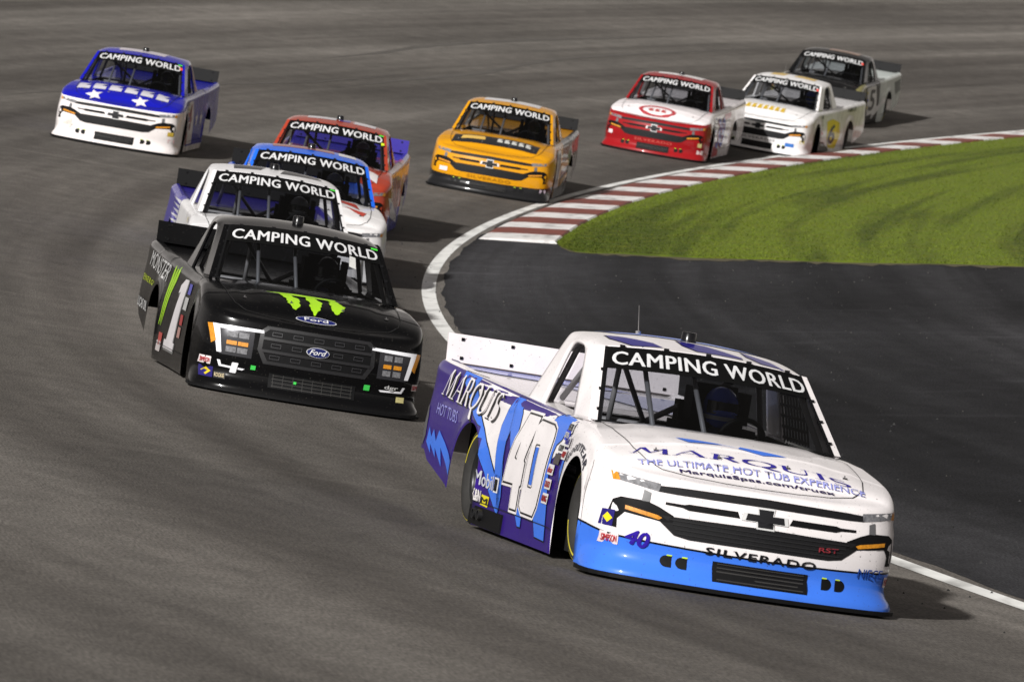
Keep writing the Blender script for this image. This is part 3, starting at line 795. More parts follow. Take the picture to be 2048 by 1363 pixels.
            g('bracket', [[(sy * .80, .615), (sy * .755, .60), (sy * .76, .54), (sy * .81, .54)]], principled('bracket_grey', (.10, .10, .105), .4), .006)
        g('lower_grille', [[(-.68, .468), (0, .482), (.68, .468), (.68, .425), (.58, .35), (.48, .335), (0, .338), (-.48, .335), (-.58, .35), (-.68, .425)]], M_MESH)
        for k in range(4):
            z = .362 + .028 * k
            g('grille_bar', [rect(-.56 - .02 * k, z, .56 + .02 * k, z + .008)], principled('bar_grey', (.016, .016, .017), .5, spec=.2), .007)
        # bow-tie badge with pale surround
        def bt(k, w_): return [(-.135 * k, -.022 * k), (-.052 * k, -.022 * k), (-.046 * k, -.058 * k), (.058 * k, -.058 * k), (.052 * k, -.022 * k), (.135 * k, -.022 * k), (.125 * k, .022 * k), (.046 * k, .022 * k), (.052 * k, .058 * k), (-.052 * k, .058 * k), (-.046 * k, .022 * k), (-.125 * k, .022 * k)]
        g('badge_surround', [[(a, b + .545) for a, b in bt(1.22, 0)]], principled('badge_rim', (.55, .55, .55), .45), .006)
        g('badge', [[(a, b + .545) for a, b in bt(1.0, 0)]], principled('badge_fill_%.3f' % bow[0], bow, .6, spec=.2), .009)
        if word: s.text(bumper_word, 'F', [(-.36, .262), (.40, .262), (.40, .312), (-.36, .312)], wordcol, bold=.02, lift=.006, space=1.15)
        s.intake(-.30, .36, .095, .225)
        for sy in (-1, 1):
            for k in (0, 1):
                y = sy * (.50 + .10 * k) ; h = .075
                P = [(y - .035 * sy, .14), (y - .035 * sy, .14 + h), (y, .14 + h)] + [(y + .04 * sy * math.cos(a), .14 + h / 2 + h / 2 * math.sin(a)) for a in [math.pi / 2 - math.pi * i / 8 for i in range(1, 8)]] + [(y, .14)]
                s.dec('duct_opening', [P], 'F', None, mat=M_BLK, lift=.003)
                s.dec('tape_mark', [rect(min(y - .035 * sy, y), .213, max(y - .035 * sy, y), .222)], 'F', (.55, .75, .05), lift=.006)
    def intake(s, y0, y1, z0, z1, bars=5):
        fr = s.dec('radiator_intake', [rect(y0, z0, y1, z1)], 'F', None, mat=M_BLK, lift=.003)
        for k in range(bars):
            z = lerp(z0, z1, (k + .5) / bars); s.dec('intake_slat', [rect(y0 + .03, z - .004, y1 - .03, z + .004)], 'F', None, mat=principled('slat_grey', (.03, .029, .028), .6, spec=.2), lift=.010)
    def ford_front(s):
        def g(name, polys, mat=M_BLKG, lift=.003): return s.dec(name, polys, 'F', None, lift=lift, mat=mat, cut=.07)
        chrome = principled('headlamp_bar', (.80, .80, .84), .3, coat=.3); clear = principled('headlamp_inner', (.035, .035, .04), .25, metal=.4)
        g('grille', [[(-.46, .635), (.46, .635), (.50, .60), (.51, .45), (.45, .345), (-.45, .345), (-.51, .45), (-.50, .60)]], M_BLK)
        bar = principled('grille_bar_grey', (.012, .012, .0135), .4, coat=.1)
        g('grille_surround', [[[(-.475, .66), (.475, .66), (.53, .61), (.54, .44), (.47, .32), (-.47, .32), (-.54, .44), (-.53, .61)], [(-.45, .632), (-.495, .595), (-.50, .45), (-.44, .348), (.44, .348), (.50, .45), (.495, .595), (.45, .632)]]], bar, .006)
        for z in (.548, .437): g('grille_bar', [rect(-.50, z - .013, .50, z + .013)], bar, .012)
        thin = principled('grille_cell', (.03, .03, .033), .4)
        for r_, z in enumerate((.595, .492, .388)):
            for k in range(5):
                y = -.38 + .19 * k
                if r_ == 1 and k == 2: continue
                g('grille_cell', [[[(y - .045, z - .018), (y + .045, z - .018), (y + .045, z + .018), (y - .045, z + .018)], [(y - .040, z - .013), (y - .040, z + .013), (y + .040, z + .013), (y + .040, z - .013)]]], thin, .009)
        cx, cz, rx, rz = 0, .492, .100, .040
        g('badge_rim', [ell(cx, cz, rx * 1.06, rz * 1.1)], principled('badge_silver', (.5, .5, .52), .4), .016); g('badge', [ell(cx, cz, rx, rz)], paint((.008, .014, .09)), .019)
        s.text('Ford', 'F', [(cx - .068, cz - .022), (cx + .068, cz - .022), (cx + .068, cz + .024), (cx - .068, cz + .024)], (.7, .7, .72), bold=.01, lift=.023, shear=.15)
        for sy in (-1, 1):
            g('headlight', [[(sy * .945, .60), (sy * .58, .60), (sy * .58, .345), (sy * .86, .345), (sy * .94, .48)]], clear)
            g('amber_marker', [[(sy * .985, .60), (sy * .945, .605), (sy * .905, .46), (sy * .94, .43)]], M_AMBER, .008)
            g('light_bar', [[(sy * .945, .607), (sy * .50, .615), (sy * .50, .590), (sy * .885, .575), (sy * .845, .36), (sy * .885, .36)]], chrome, .006)
            for i in range(2):
                for j in range(3):
                    y0 = .625 + .10 * i; z0 = .375 + .068 * j
                    g('lamp_cell', [rect(min(sy * y0, sy * (y0 + .09)), z0, max(sy * y0, sy * (y0 + .078)), z0 + (.05 if j != 1 else .036))], M_AMBER if j == 1 else M_LENS, .008)
            g('fog_trim', [[(sy * .87, .29), (sy * .845, .235), (sy * .64, .228), (sy * .62, .243), (sy * .83, .252), (sy * .845, .29)]], chrome, .005)
        s.intake(-.40, .40, .115, .245, 4)
        for k in range(9): s.dec('intake_divider', [rect(-.36 + .09 * k - .003, .12, -.36 + .09 * k + .003, .24)], 'F', None, mat=principled('slat_grey', (.03, .029, .028), .6, spec=.2), lift=.008)
        for (y, z, w_) in ((-.55, .27, .022), (.50, .25, .028), (-.16, .19, .013)):
            s.dec('tape_mark', [rect(y - w_, z - w_ * .9, y + w_, z + w_ * .9)], 'F', (.05, .5, .08), lift=.014)
    def roof_bits(s, antenna=True, pod=True):
        if pod:
            h = s.ctree.ray_cast(Vector((.12, .0, 3)), Vector((0, 0, -1)))[0]
            p = MB(); p.lathe([(-.01, .055), (.06, .05), (.065, .045), (.065, .0001)], 20, 'z', h); p.build('roof_vent', M_BLKG, s.cab, True)
        if antenna:
            h = s.ctree.ray_cast(Vector((-.16, -.28, 3)), Vector((0, 0, -1)))[0]
            p = MB(); p.tube([h, h + Vector((0, 0, .025))], .02, 10); p.tube([h + Vector((0, 0, .02)), h + Vector((-.02, -.005, .10)), h + Vector((-.05, -.01, .2))], [.004, .003, .002], 6)
            p.build('antenna', M_CHROME, s.cab)
    def driver(s, helmet, label, suit=None):
        M = s.M
        base = bpy.data.objects.new('person', None); COL.objects.link(base); base.matrix_world = M @ Matrix.Translation((-.10, .385, .43))
        tag(base, label, 'person', 'drivers belted in the trucks')
        # torso, arms to the steering wheel, thighs: one skinned surface
        J = [((0, 0, .02), .15), ((-.06, 0, .22), .15), ((-.09, 0, .42), .16), ((-.08, 0, .50), .07), ((-.06, 0, .56), .065)]
        E_ = [(0, 1), (1, 2), (2, 3), (3, 4)]
        for sy in (-1, 1):
            k = len(J); J += [((-.08, .18 * sy, .42), .075), ((.12, .26 * sy, .27), .06), ((.42, .17 * sy, .43), .045), ((.58, .15 * sy, .46), .04), ((.12, .10 * sy, .0), .10), ((.50, .13 * sy, .10), .08)]
            E_ += [(2, k), (k, k + 1), (k + 1, k + 2), (k + 2, k + 3), (0, k + 4), (k + 4, k + 5)]
        me = bpy.data.meshes.new('body'); me.from_pydata([j[0] for j in J], E_, []); o = bpy.data.objects.new('body', me); COL.objects.link(o)
        sk = o.modifiers.new('s', 'SKIN'); o.modifiers.new('d', 'SUBSURF').levels = 1
        for i, j in enumerate(J): me.skin_vertices[0].data[i].radius = (j[1], j[1]); me.skin_vertices[0].data[i].use_root = (i == 0)
        dg = bpy.context.evaluated_depsgraph_get(); dg.update(); m2 = bpy.data.meshes.new_from_object(o.evaluated_get(dg)); bpy.data.objects.remove(o)
        m2.materials.clear(); m2.materials.append(suit or M_SKIN_SUIT); m2.polygons.foreach_set('use_smooth', [True] * len(m2.polygons))
        inst('suited_body', m2, base)
        h = MB(); V = []; F = []; nu, nv = 24, 16
        for j in range(nv + 1):
            t = math.pi * j / nv
            for i in range(nu):
                a = 2 * math.pi * i / nu; r = math.sin(t); x = r * math.cos(a); y = r * math.sin(a); z = math.cos(t)
                X = .152 * x + (.03 * max(0, x) if z < 0 else 0); Yy = .125 * y * (1 if z > -.3 else 1 - .15 * (-.3 - z)); Z = .145 * z
                V.append((X - .03, Yy, Z + .70))
        for j in range(nv):
            for i in range(nu): F.append((j * nu + i, (j + 1) * nu + i, (j + 1) * nu + (i + 1) % nu, j * nu + (i + 1) % nu))
        h.add(V, F); hm = h.build('helmet', paint(helmet, .2), base, True)
        vv = MB(); V = []; F = []
        for j in range(5):
            for i in range(13):
                a = lerp(-1.15, 1.15, i / 12); z = lerp(-.045, .045, j / 4); V.append((.163 * math.cos(a) - .028, .132 * math.sin(a), .70 + z))
        for j in range(4):
            for i in range(12): F.append((j * 13 + i, j * 13 + i + 1, (j + 1) * 13 + i + 1, (j + 1) * 13 + i))
        vv.add(V, F); vv.build('visor', M_BLKG, hm, True)
        V = []; F = []
        for j in range(3):
            for i in range(25):
                a = 2 * math.pi * i / 24; z = (-.085, -.07, -.055)[j]; r = math.sqrt(max(0, 1 - (z / .145) ** 2)) * 1.012
                x_ = math.cos(a); V.append((.152 * x_ * r + .031 * max(0, x_) * r - .03, .126 * r * math.sin(a), .70 + z))
        for j in range(2):
            for i in range(24): F.append((j * 25 + i, j * 25 + i + 1, (j + 1) * 25 + i + 1, (j + 1) * 25 + i))
        mk('helmet_band', V, F, paint((.7, .7, .7), .3), hm, True)
        for sy in (-1, 1):
            b_ = MB(); b_.tube([(-.10, .09 * sy, .53), (.07, .09 * sy, .46), (.11, .08 * sy, .30), (.12, .05 * sy, .12)], .022, 6); b_.build('belt', M_BELT, base, True)
        # gloved hands closed on the wheel rim
        for sy in (-1, 1):
            g_ = MB(); c = Vector((.60, .16 * sy, .46))
            g_.box(c, (.02, .035, .04))
            for k in range(4): g_.tube([c + Vector((.015, .0, .028 - .018 * k)), c + Vector((.045, .005 * sy, .028 - .018 * k)), c + Vector((.05, -.025 * sy, .028 - .018 * k)), c + Vector((.025, -.04 * sy, .028 - .018 * k))], [.0095, .0095, .009, .008], 6)
            g_.tube([c + Vector((0, -.03 * sy, .03)), c + Vector((.03, -.05 * sy, .045)), c + Vector((.05, -.04 * sy, .05))], [.011, .010, .008], 6)
            g_.build('glove', M_BLK, base, True)
# ------------------------------------------------------------------ lettering drawn stroke by stroke (a roman serif face)
def stroke(pts, ws):
    L = []; R_ = []
    for i, p in enumerate(pts):
        a = pts[max(i - 1, 0)]; b = pts[min(i + 1, len(pts) - 1)]
        d = Vector((b[0] - a[0], b[1] - a[1])).normalized(); n_ = Vector((-d.y, d.x)); w_ = ws[i] / 2
        L.append((p[0] + n_.x * w_, p[1] + n_.y * w_)); R_.append((p[0] - n_.x * w_, p[1] - n_.y * w_))
    return L + R_[::-1]
def arc(cx, cy, rx, ry, a0, a1, n=12): return [(cx + rx * math.cos(math.radians(lerp(a0, a1, k / n))), cy + ry * math.sin(math.radians(lerp(a0, a1, k / n)))) for k in range(n + 1)]
SERIF = {
 'M': (1.12, [[(.08, 0), (.12, 0), (.23, 1), (.17, 1)], [(.17, 1), (.33, 1), (.60, .02), (.52, .02)], [(.53, .02), (.58, .02), (.90, 1), (.85, 1)], [(.82, 1), (.95, 1), (1.05, 0), (.90, 0)], rect(0, -.01, .22, .025), rect(.82, -.01, 1.12, .025)]),
 'A': (.98, [[(.08, 0), (.13, 0), (.49, 1), (.45, 1)], [(.41, 1), (.53, 1), (.92, 0), (.75, 0)], rect(.22, .34, .66, .39), rect(0, -.01, .24, .025), rect(.66, -.01, .98, .025)]),
 'R': (.86, [rect(.10, 0, .24, 1), stroke([(.24, .975)] + arc(.40, .74, .22, .235, 90, -90) + [(.24, .505)], [.05] + [.05 + .10 * math.sin(math.pi * k / 12) for k in range(13)] + [.05]), [(.36, .50), (.52, .50), (.86, 0), (.66, 0)], rect(0, -.01, .34, .025), rect(0, .975, .30, 1.01)]),
 'Q': (1.02, [stroke(arc(.5, .5, .42, .47, 90, 450, 32), [.06 + .10 * abs(math.cos(math.radians(90 + 360 * k / 32))) for k in range(33)]), [(.48, .06), (.62, .08), (1.12, -.30), (.98, -.34), (.80, -.26)]]),
 'U': (.95, [stroke([(.17, 1), (.17, .34)] + arc(.48, .34, .31, .32, 180, 360) + [(.79, 1)], [.14, .14] + [lerp(.14, .05, k / 12) for k in range(13)] + [.05]), rect(0, .975, .34, 1.01), rect(.66, .975, .93, 1.01)]),
 'I': (.42, [rect(.13, 0, .28, 1), rect(0, -.01, .41, .025), rect(0, .975, .41, 1.01)]),
 'S': (.62, [stroke(arc(.30, .75, .22, .23, 30, 270, 14) + arc(.30, .26, .24, .26, 90, -150, 14), [.04 + .10 * math.sin(math.pi * min(1, k / 29)) for k in range(30)])])}
def serif_word(word):
    """normalised polygons (0..1 box by cap height) and the total advance"""
    x = 0; out = []
    for ch in word:
        w_, P = SERIF[ch]
        for p in P: out.append([(x + a, b) for a, b in p])
        x += w_ + .05
    return [[(a / x, b) for a, b in p] for p in out]
def serif_decal(t, word, kind, quad, col, lift, grow=0., name='lettering'):
    P = [[bil(quad, a, b) for a, b in p] for p in serif_word(word)]
    return t.dec(name, P, kind, col, lift=lift)
def grow(P, d):
    cx = sum(p[0] for p in P) / len(P); cy = sum(p[1] for p in P) / len(P)
    n_ = len(P); area = sum(P[i][0] * P[(i + 1) % n_][1] - P[(i + 1) % n_][0] * P[i][1] for i in range(n_)); sg = 1 if area > 0 else -1
    out = []
    for i in range(n_):
        a, b, c = P[i - 1], P[i], P[(i + 1) % n_]
        e1 = Vector((b[0] - a[0], b[1] - a[1])); e2 = Vector((c[0] - b[0], c[1] - b[1]))
        if e1.length < 1e-9 or e2.length < 1e-9: out.append(b); continue
        n1 = Vector((e1.y, -e1.x)).normalized() * sg; n2 = Vector((e2.y, -e2.x)).normalized() * sg
        m_ = (n1 + n2); m_ = m_.normalized() if m_.length > 1e-6 else n1
        k = d / max(.45, m_.dot(n1)); out.append((b[0] + m_.x * k, b[1] + m_.y * k))
    return out
def star(cx, cy, r, rot=0):
    return [(cx + (r if k % 2 == 0 else r * .42) * math.sin(rot + math.pi * k / 5), cy + (r if k % 2 == 0 else r * .42) * math.cos(rot + math.pi * k / 5)) for k in range(10)]
def sticker(t, kind, quad, bg, txt=None, col=(.6, .05, .04), lift=.005, pad=.14, bold=.02):
    t.dec('sponsor_sticker', [quad], kind, bg, lift=lift)
    if txt:
        q = [bil(quad, a, b) for a, b in ((pad * .6, pad * 1.5), (1 - pad * .6, pad * 1.5), (1 - pad * .6, 1 - pad * 1.5), (pad * .6, 1 - pad * 1.5))]
        t.text(txt, kind, q, col, bold=bold, lift=lift + .003)
def qd(x0, z0, x1, z1): return [(x0, z0), (x1, z0), (x1, z1), (x0, z1)]
def green_tape(t, u=.86, v=.955, col=(.08, .7, .06)): t.dec('tape_mark', [rect(u, v - .015, u + .09, v + .015)], 'W', col, lift=.012, parent=t.ws)

WHITE = (.80, .76, .765); LB = (.045, .17, .72); PUR = (.028, .010, .17); NAVY = (.010, .006, .20); BLACK = (.006, .006, .007)

# ------------------------------------------------------------------ number 40
b40 = paint(WHITE, .26, key='body_40', zones=[
    (PUR, [(-1, 0, 0, -1.035, 0), (0, 1, 0, .86, 1), (-.037, 0, -1, -.972, 0)]),
    (BLACK, [(1, 0, 0, 1.6, 0), (-.10, 0, -1, -.522, 0)]),
    (LB, [(1, 0, 0, 1.6, 0), (-.10, 0, -1, -.508, 0)])])
t = T40 = Truck(.9496, 44.0415, 15.14, 'white and light blue race truck number 40 with purple side and white rear spoiler', b40, paint(WHITE, .26), spoiler_mat=paint((.72, .67, .68), .4))
t.chevy_front(None)
for nm, P in (('white_panel', [(-1.613, 1.025), (-.531, .978), (-.641, .868), (-.708, .761), (-.727, .698), (-.70, .584), (-.65, .433), (-.832, .533), (-1.039, .648), (-1.2, .736), (-1.32, .804), (-1.531, .945)]),
              ('white_panel', [(-.36, .972), (.002, .957), (.58, .942), (1.03, .94), (1.03, .80), (.58, .60), (-.1, .55), (-.30, .62), (-.318, .81)])):
    t.dec(nm, [P], 'R', WHITE, lift=.0015)
for P in ([(-2.042, 1.044), (-1.584, 1.028), (-1.486, .933), (-1.305, .806), (-1.1, .697), (-.949, .601), (-.657, .421), (-.499, .418), (-.426, .276), (-.424, .157), (-.47, .161), (-.714, .282), (-.959, .442), (-1.121, .536), (-1.255, .717), (-1.416, .765), (-1.746, .896)],
          [(-.52, .975), (-.36, .972), (-.28, .88), (-.275, .733), (-.329, .671), (-.374, .618), (-.467, .742), (-.512, .664), (-.503, .549), (-.455, .422), (-.411, .278), (-.424, .157), (-.648, .429), (-.692, .549), (-.711, .655), (-.71, .754), (-.64, .868)],
          [(.566, .935), (.663, .950), (.953, .938), (.93, .90), (.812, .786), (.718, .746), (.68, .686), (.67, .557), (.752, .324), (.821, .095), (.574, .102), (.464, .232), (.44, .554), (.40, .80)],
          [(1.0, .739), (1.03, .70), (1.03, .50), (.936, .581)], [(-.062, .25), (.161, .25), (.179, .127), (.102, .127)]):
    t.dec('stripe', [grow(P, .010)], 'R', BLACK, lift=.003); t.dec('stripe', [P], 'R', LB, lift=.0045)
N4 = [(-.085, .89), (.202, .889), (.048, .61), (.026, .572), (.059, .558), (.045, .403), (.015, .392), (.016, .23), (-.138, .23), (-.150, .399), (-.392, .396), (-.383, .433), (-.345, .571), (-.29, .683)]
N4H = [(-.136, .695), (-.205, .572), (-.150, .56)]
N0 = [(.252, .871), (.572, .863), (.632, .839), (.634, .787), (.512, .301), (.455, .231), (.159, .233), (.091, .269), (.138, .687), (.158, .827)]
N0H = [(.252, .709), (.35, .712), (.353, .682), (.34, .418), (.312, .405), (.225, .407), (.227, .444), (.239, .696)]
for P, H in ((N4, N4H), (N0, N0H)):
    t.dec('race_number', [grow(P, .030)], 'R', WHITE, lift=.006)
    t.dec('race_number', [[grow(P, .014), grow(H, -.010)]], 'R', BLACK, lift=.0075)
    t.dec('race_number', [[P, H]], 'R', WHITE, lift=.009)
t.dec('race_number', [grow(N0H, -.022)], 'R', LB, lift=.009)
MQ = [(-2.48, .842), (-.905, .768), (-.762, .966), (-2.322, 1.035)]
serif_decal(t, 'MARQUIS', 'R', [(a + .03, b - .012) for a, b in MQ], BLACK, .0065); serif_decal(t, 'MARQUIS', 'R', MQ, (.82, .78, .79), .0085)
t.text('HOT TUBS', 'R', [(-2.511, .695), (-1.881, .671), (-1.904, .757), (-2.516, .775)], (.24, .24, .62), bold=.0, lift=.004)
t.dec('stripe', [[(-2.643, .478), (-2.604, .59), (-2.511, .522), (-2.461, .582), (-2.355, .503), (-2.305, .587), (-2.095, .517), (-1.80, .40), (-1.806, .30), (-2.19, .469), (-2.098, .337), (-2.355, .455), (-2.308, .386), (-2.511, .473), (-2.466, .405)]], 'R', LB, lift=.004)
t.dec('tyre_picture', [[(-2.84, .70), (-2.78, .74), (-2.72, .66), (-2.70, .52), (-2.76, .45), (-2.86, .47)]], 'R', (.10, .10, .11), lift=.004)
t.text('Mobil', 'R', [(-1.069, .318), (-.62, .302), (-.628, .40), (-1.067, .415)], (.55, .56, .62), bold=.03, lift=.007)
t.dec('sponsor_sticker', [qd(-.61, .295, -.50, .40)], 'R', (.75, .75, .75), lift=.006); t.text('1', 'R', qd(-.585, .31, -.525, .388), BLACK, lift=.009)
t.text('K&N', 'R', [(-1.051, .200), (-.89, .196), (-.89, .275), (-1.06, .283)], (.75, .72, .72), bold=.04, lift=.007)
sticker(t, 'R', [(-.882, .182), (-.693, .176), (-.68, .252), (-.87, .255)], (.72, .62, .02), 'M', (.02, .02, .02))
for x, z, txt, bg, fg in ((.955, .83, 'OPTIMA', (.03, .06, .55), (.7, .7, .75)), (.885, .735, 'COMP', (.7, .7, .7), (.05, .05, .05)), (.83, .655, '', (.08, .07, .07), None), (.735, .575, 'cilcor', (.72, .70, .70), (.5, .02, .03)), (.725, .475, 'CALICO', (.70, .66, .66), (.45, .03, .03)), (.705, .375, 'KING', (.72, .70, .70), (.4, .02, .02)), (1.0, .885, 'FIVE STAR', (.7, .68, .68), (.05, .05, .05)), (1.01, .79, 'Mobil 1', (.70, .68, .70), (.05, .05, .4)), (1.0, .70, 'ARP', (.72, .70, .70), (.5, .02, .02))):
    sticker(t, 'R', [(x - .075, z - .036), (x + .065, z - .036), (x + .085, z + .036), (x - .055, z + .036)], bg, txt or None, fg or (.5, .02, .02), lift=.010)
# tyre maker's name over the front wheel opening
for k, ch in enumerate('GOODYEAR'):
    a = math.radians(128 - 11 * k); c = Vector((FA + .445 * math.cos(a), .34 + .445 * math.sin(a))); up = Vector((math.cos(a), math.sin(a))); rt = Vector((up.y, -up.x))
    q = [c - rt * .034 - up * .026, c + rt * .034 - up * .026, c + rt * .034 + up * .026, c - rt * .034 + up * .026]
    t.text(ch, 'R', [tuple(p) for p in q], (.03, .03, .05), bold=.02, lift=.004)
p = MB(); p.box((-.70, -.985, .10), (.42, .02, .065)); ex = p.build('exhaust_panel', M_BLK, t.root)
p = MB()
for k in range(2): p.lathe([(0, .038), (.03, .038), (.03, .028), (0, .028)], 16, c=(-.92 + .13 * k, -1.035, .115), close=True)
p.build('exhaust_pipe', M_RIM, ex)
# front: bumper number, stickers
t.text('40', 'F', [(-.881, .262), (-.735, .232), (-.722, .336), (-.85, .346)], (.03, .012, .30), bold=.05, lift=.006)
sticker(t, 'F', [(-1.0, .228), (-.905, .231), (-.912, .305), (-1.005, .304)], (.75, .62, .63), 'SIMPSON', (.5, .02, .03))
t.dec('sponsor_sticker', [[(-1.015, .345), (-.955, .343), (-.95, .452), (-1.008, .448)]], 'F', (.02, .015, .15), lift=.006); t.dec('sponsor_sticker', [[(-.98, .365), (-.958, .397), (-.985, .43), (-1.003, .397)]], 'F', (.75, .60, .02), lift=.009)
t.text('NIECE', 'F', [(.72, .250), (.92, .256), (.918, .314), (.723, .311)], (.015, .06, .30), bold=.015, lift=.006)
sticker(t, 'F', [(.95, .20), (1.01, .20), (1.01, .27), (.95, .27)], (.75, .62, .63), 'SI', (.5, .02, .03))
t.text('RST', 'F', [(.40, .385), (.54, .39), (.54, .42), (.40, .415)], (.25, .03, .04), bold=.02, lift=.012)
# hood lettering
serif_decal(t, 'MARQUIS', 'T', [(1.985, -.85), (2.07, .70), (1.995, .68), (1.91, -.80)], (.028, .02, .26), .003)
t.hood_text('THE ULTIMATE HOT TUB EXPERIENCE', -.82, .76, 2.135, 2.095, (.26, .28, .60), bold=.006, lift=.006)
t.hood_text('MarquisSpas.com/truex', -.545, .53, 2.205, 2.155, (.03, .02, .10), bold=.03, lift=.003)
for P in ([(1.70, -.47), (1.75, -.20), (1.80, -.02), (1.77, -.16), (1.79, -.40)], [(1.76, -.03), (1.82, .28), (1.86, .10), (1.80, -.06)]): t.dec('stripe', [P], 'T', LB, lift=.003)
# roof and deck colours
for P, c in (([(-.26, -.62), (-.30, .62), (.05, .60), (.20, .30), (.16, -.1), (.06, -.50)], LB), ([(.60, -.48), (.64, -.27), (.42, -.34), (.28, -.50), (.20, -.62), (.34, -.62)], NAVY), ([(.64, .0), (.63, .26), (.48, .28), (.30, .08), (.22, -.12), (.40, -.12)], NAVY), ([(.60, .45), (.56, .58), (.40, .52), (.25, .34), (.40, .34)], NAVY)):
    t.dec('stripe', [grow(P, .008)], 'C', BLACK, lift=.002); t.dec('stripe', [P], 'C', c, lift=.004)
t.dec('deck_graphic', [[(-2.80, -.86), (-2.80, .2), (-2.45, .45), (-2.3, -.1), (-2.35, -.6), (-2.5, -.87)]], 'T', (.22, .26, .68), lift=.003)
t.dec('deck_graphic', [[(-2.2, -.2), (-2.4, .8), (-1.2, .85), (-.7, .5), (-1.3, .2)]], 'T', (.36, .40, .66), lift=.003)
t.roof_bits(); t.driver((.10, .16, .75), 'driver in a blue and white helmet inside the number 40 truck')

# ------------------------------------------------------------------ number 1
blk = (.003, .003, .0034)
t = T1 = Truck(-2.2771, 60.2594, 10.64, 'black race truck number 1 with green claw marks on its hood', paint(blk, .16, key='black_gloss', coat=.3), paint(blk, .16, key='black_gloss', coat=.3), ford=True, spoiler_mat=paint(blk, .4, key='black_satin', coat=.05))
t.ford_front()
GRN = (.36, .66, .02); rg = random.Random(5)
def claw(x0, y0, x1, y1, w0):
    n_ = 14; L = []; R_ = []
    for k in range(n_ + 1):
        q = k / n_; x = lerp(x0, x1, q); y = lerp(y0, y1, q) + .03 * math.sin(q * 4); w_ = w0 * (math.sin(math.pi * (.12 + .86 * q)) ** .8) * .5
        L.append((x, y + w_ * rg.uniform(.75, 1.25))); R_.append((x, y - w_ * rg.uniform(.75, 1.25)))
    return L + R_[::-1]
for y0, y1, x1 in ((-.30, -.185, 2.11), (-.06, -.01, 2.13), (.15, .20, 2.09)): t.dec('claw_mark', [claw(1.785, y0, x1, y1, .125)], 'T', GRN, lift=.003, cut=.06)
t.dec('claw_mark', [[(1.79, -.46), (1.77, -.2), (1.775, .20), (1.815, .18), (1.82, -.25)]], 'T', GRN, lift=.0045)
E1 = ell(0, 0, 1, 1, 30)
t.dec('badge_rim', [[(2.205 + .055 * b, -.02 + .19 * a) for a, b in E1]], 'T', (.65, .65, .68), lift=.003); t.dec('badge', [[(2.205 + .048 * b, -.02 + .18 * a) for a, b in E1]], 'T', (.01, .016, .13), lift=.005)
t.hood_text('Ford', -.13, .09, 2.23, 2.18, (.75, .75, .78), bold=.01, lift=.008)
t.text('MONSTER', 'R', [(-2.44, .85), (-1.03, .765), (-.80, .935), (-2.34, 1.0)], (.62, .62, .62), bold=-.0, lift=.004)
t.text('ENERGY', 'R', [(-2.64, .691), (-1.645, .673), (-1.65, .717), (-2.67, .752)], (.45, .55, .02), bold=.02, lift=.004, space=1.3)
t.text('LUCAS OIL', 'R', [(-2.776, .434), (-1.959, .414), (-1.976, .507), (-2.739, .525)], (.65, .65, .65), bold=.02, lift=.004)
for k in (-1, 0, 1): t.dec('claw_mark', [stroke([(-.44 + .14 * k, .94), (-.54 + .12 * k, .84), (-.66 + .10 * k, .70), (-.78 + .08 * k, .52), (-.87 + .06 * k, .36)], [.05, .085, .06, .045, .008])], 'R', GRN, lift=.003)
P1 = [(-.02, .80), (.20, .87), (.44, .875), (.14, .26), (.24, .26), (.20, .18), (-.44, .18), (-.42, .26), (-.30, .26), (.06, .74), (-.06, .72)]
t.dec('race_number', [[(a + .03, b - .012) for a, b in grow(P1, .01)]], 'R', (.16, .16, .16), lift=.003); t.dec('race_number', [P1], 'R', (.74, .71, .73), lift=.005)
for x, z, w_, h, bg, txt in ((.62, .80, .10, .05, (.10, .10, .45), ''), (.56, .66, .13, .06, (.5, .5, .5), ''), (.48, .50, .10, .05, (.4, .05, .05), ''), (.44, .38, .10, .05, (.45, .25, .22), ''), (-.70, .24, .12, .06, (.45, .07, .06), ''), (-.74, .17, .15, .05, (.55, .5, .5), '')):
    sticker(t, 'R', [(x - w_, z - h), (x + w_ * .8, z - h), (x + w_, z + h), (x - w_ * .8, z + h)], bg)
sticker(t, 'F', qd(-1.01, .235, -.92, .305), (.75, .66, .66), 'SIMPSON', (.5, .02, .03)); sticker(t, 'F', qd(-1.0, .12, -.89, .215), (.02, .015, .12)); t.dec('sponsor_sticker', [[(-.985, .17), (-.945, .205), (-.905, .175), (-.945, .135)]], 'F', (.6, .45, .02), lift=.008)
sticker(t, 'F', qd(-.88, .12, -.78, .18), (.02, .02, .02), 'ROOKIE', (.6, .5, .3)); sticker(t, 'F', qd(.94, .27, 1.0, .33), (.75, .66, .66), 'SIM', (.5, .02, .03)); sticker(t, 'F', qd(.80, .15, .88, .20), (.5, .45, .2))
t.text('1', 'F', qd(-.74, .195, -.69, .285), (.72, .72, .74), bold=.06, lift=.010, shear=.2); t.text('dgr', 'F', qd(.67, .25, .80, .295), (.5, .5, .5), lift=.010)
green_tape(t); t.roof_bits(False); t.driver((.02, .02, .025), 'driver in a dark helmet inside the black number 1 truck')
t.dec('window_sticker', [[(.52, .55), (.60, .52), (.62, .72), (.55, .74)]], 'W', (.6, .6, .58), lift=.006, parent=t.ws)

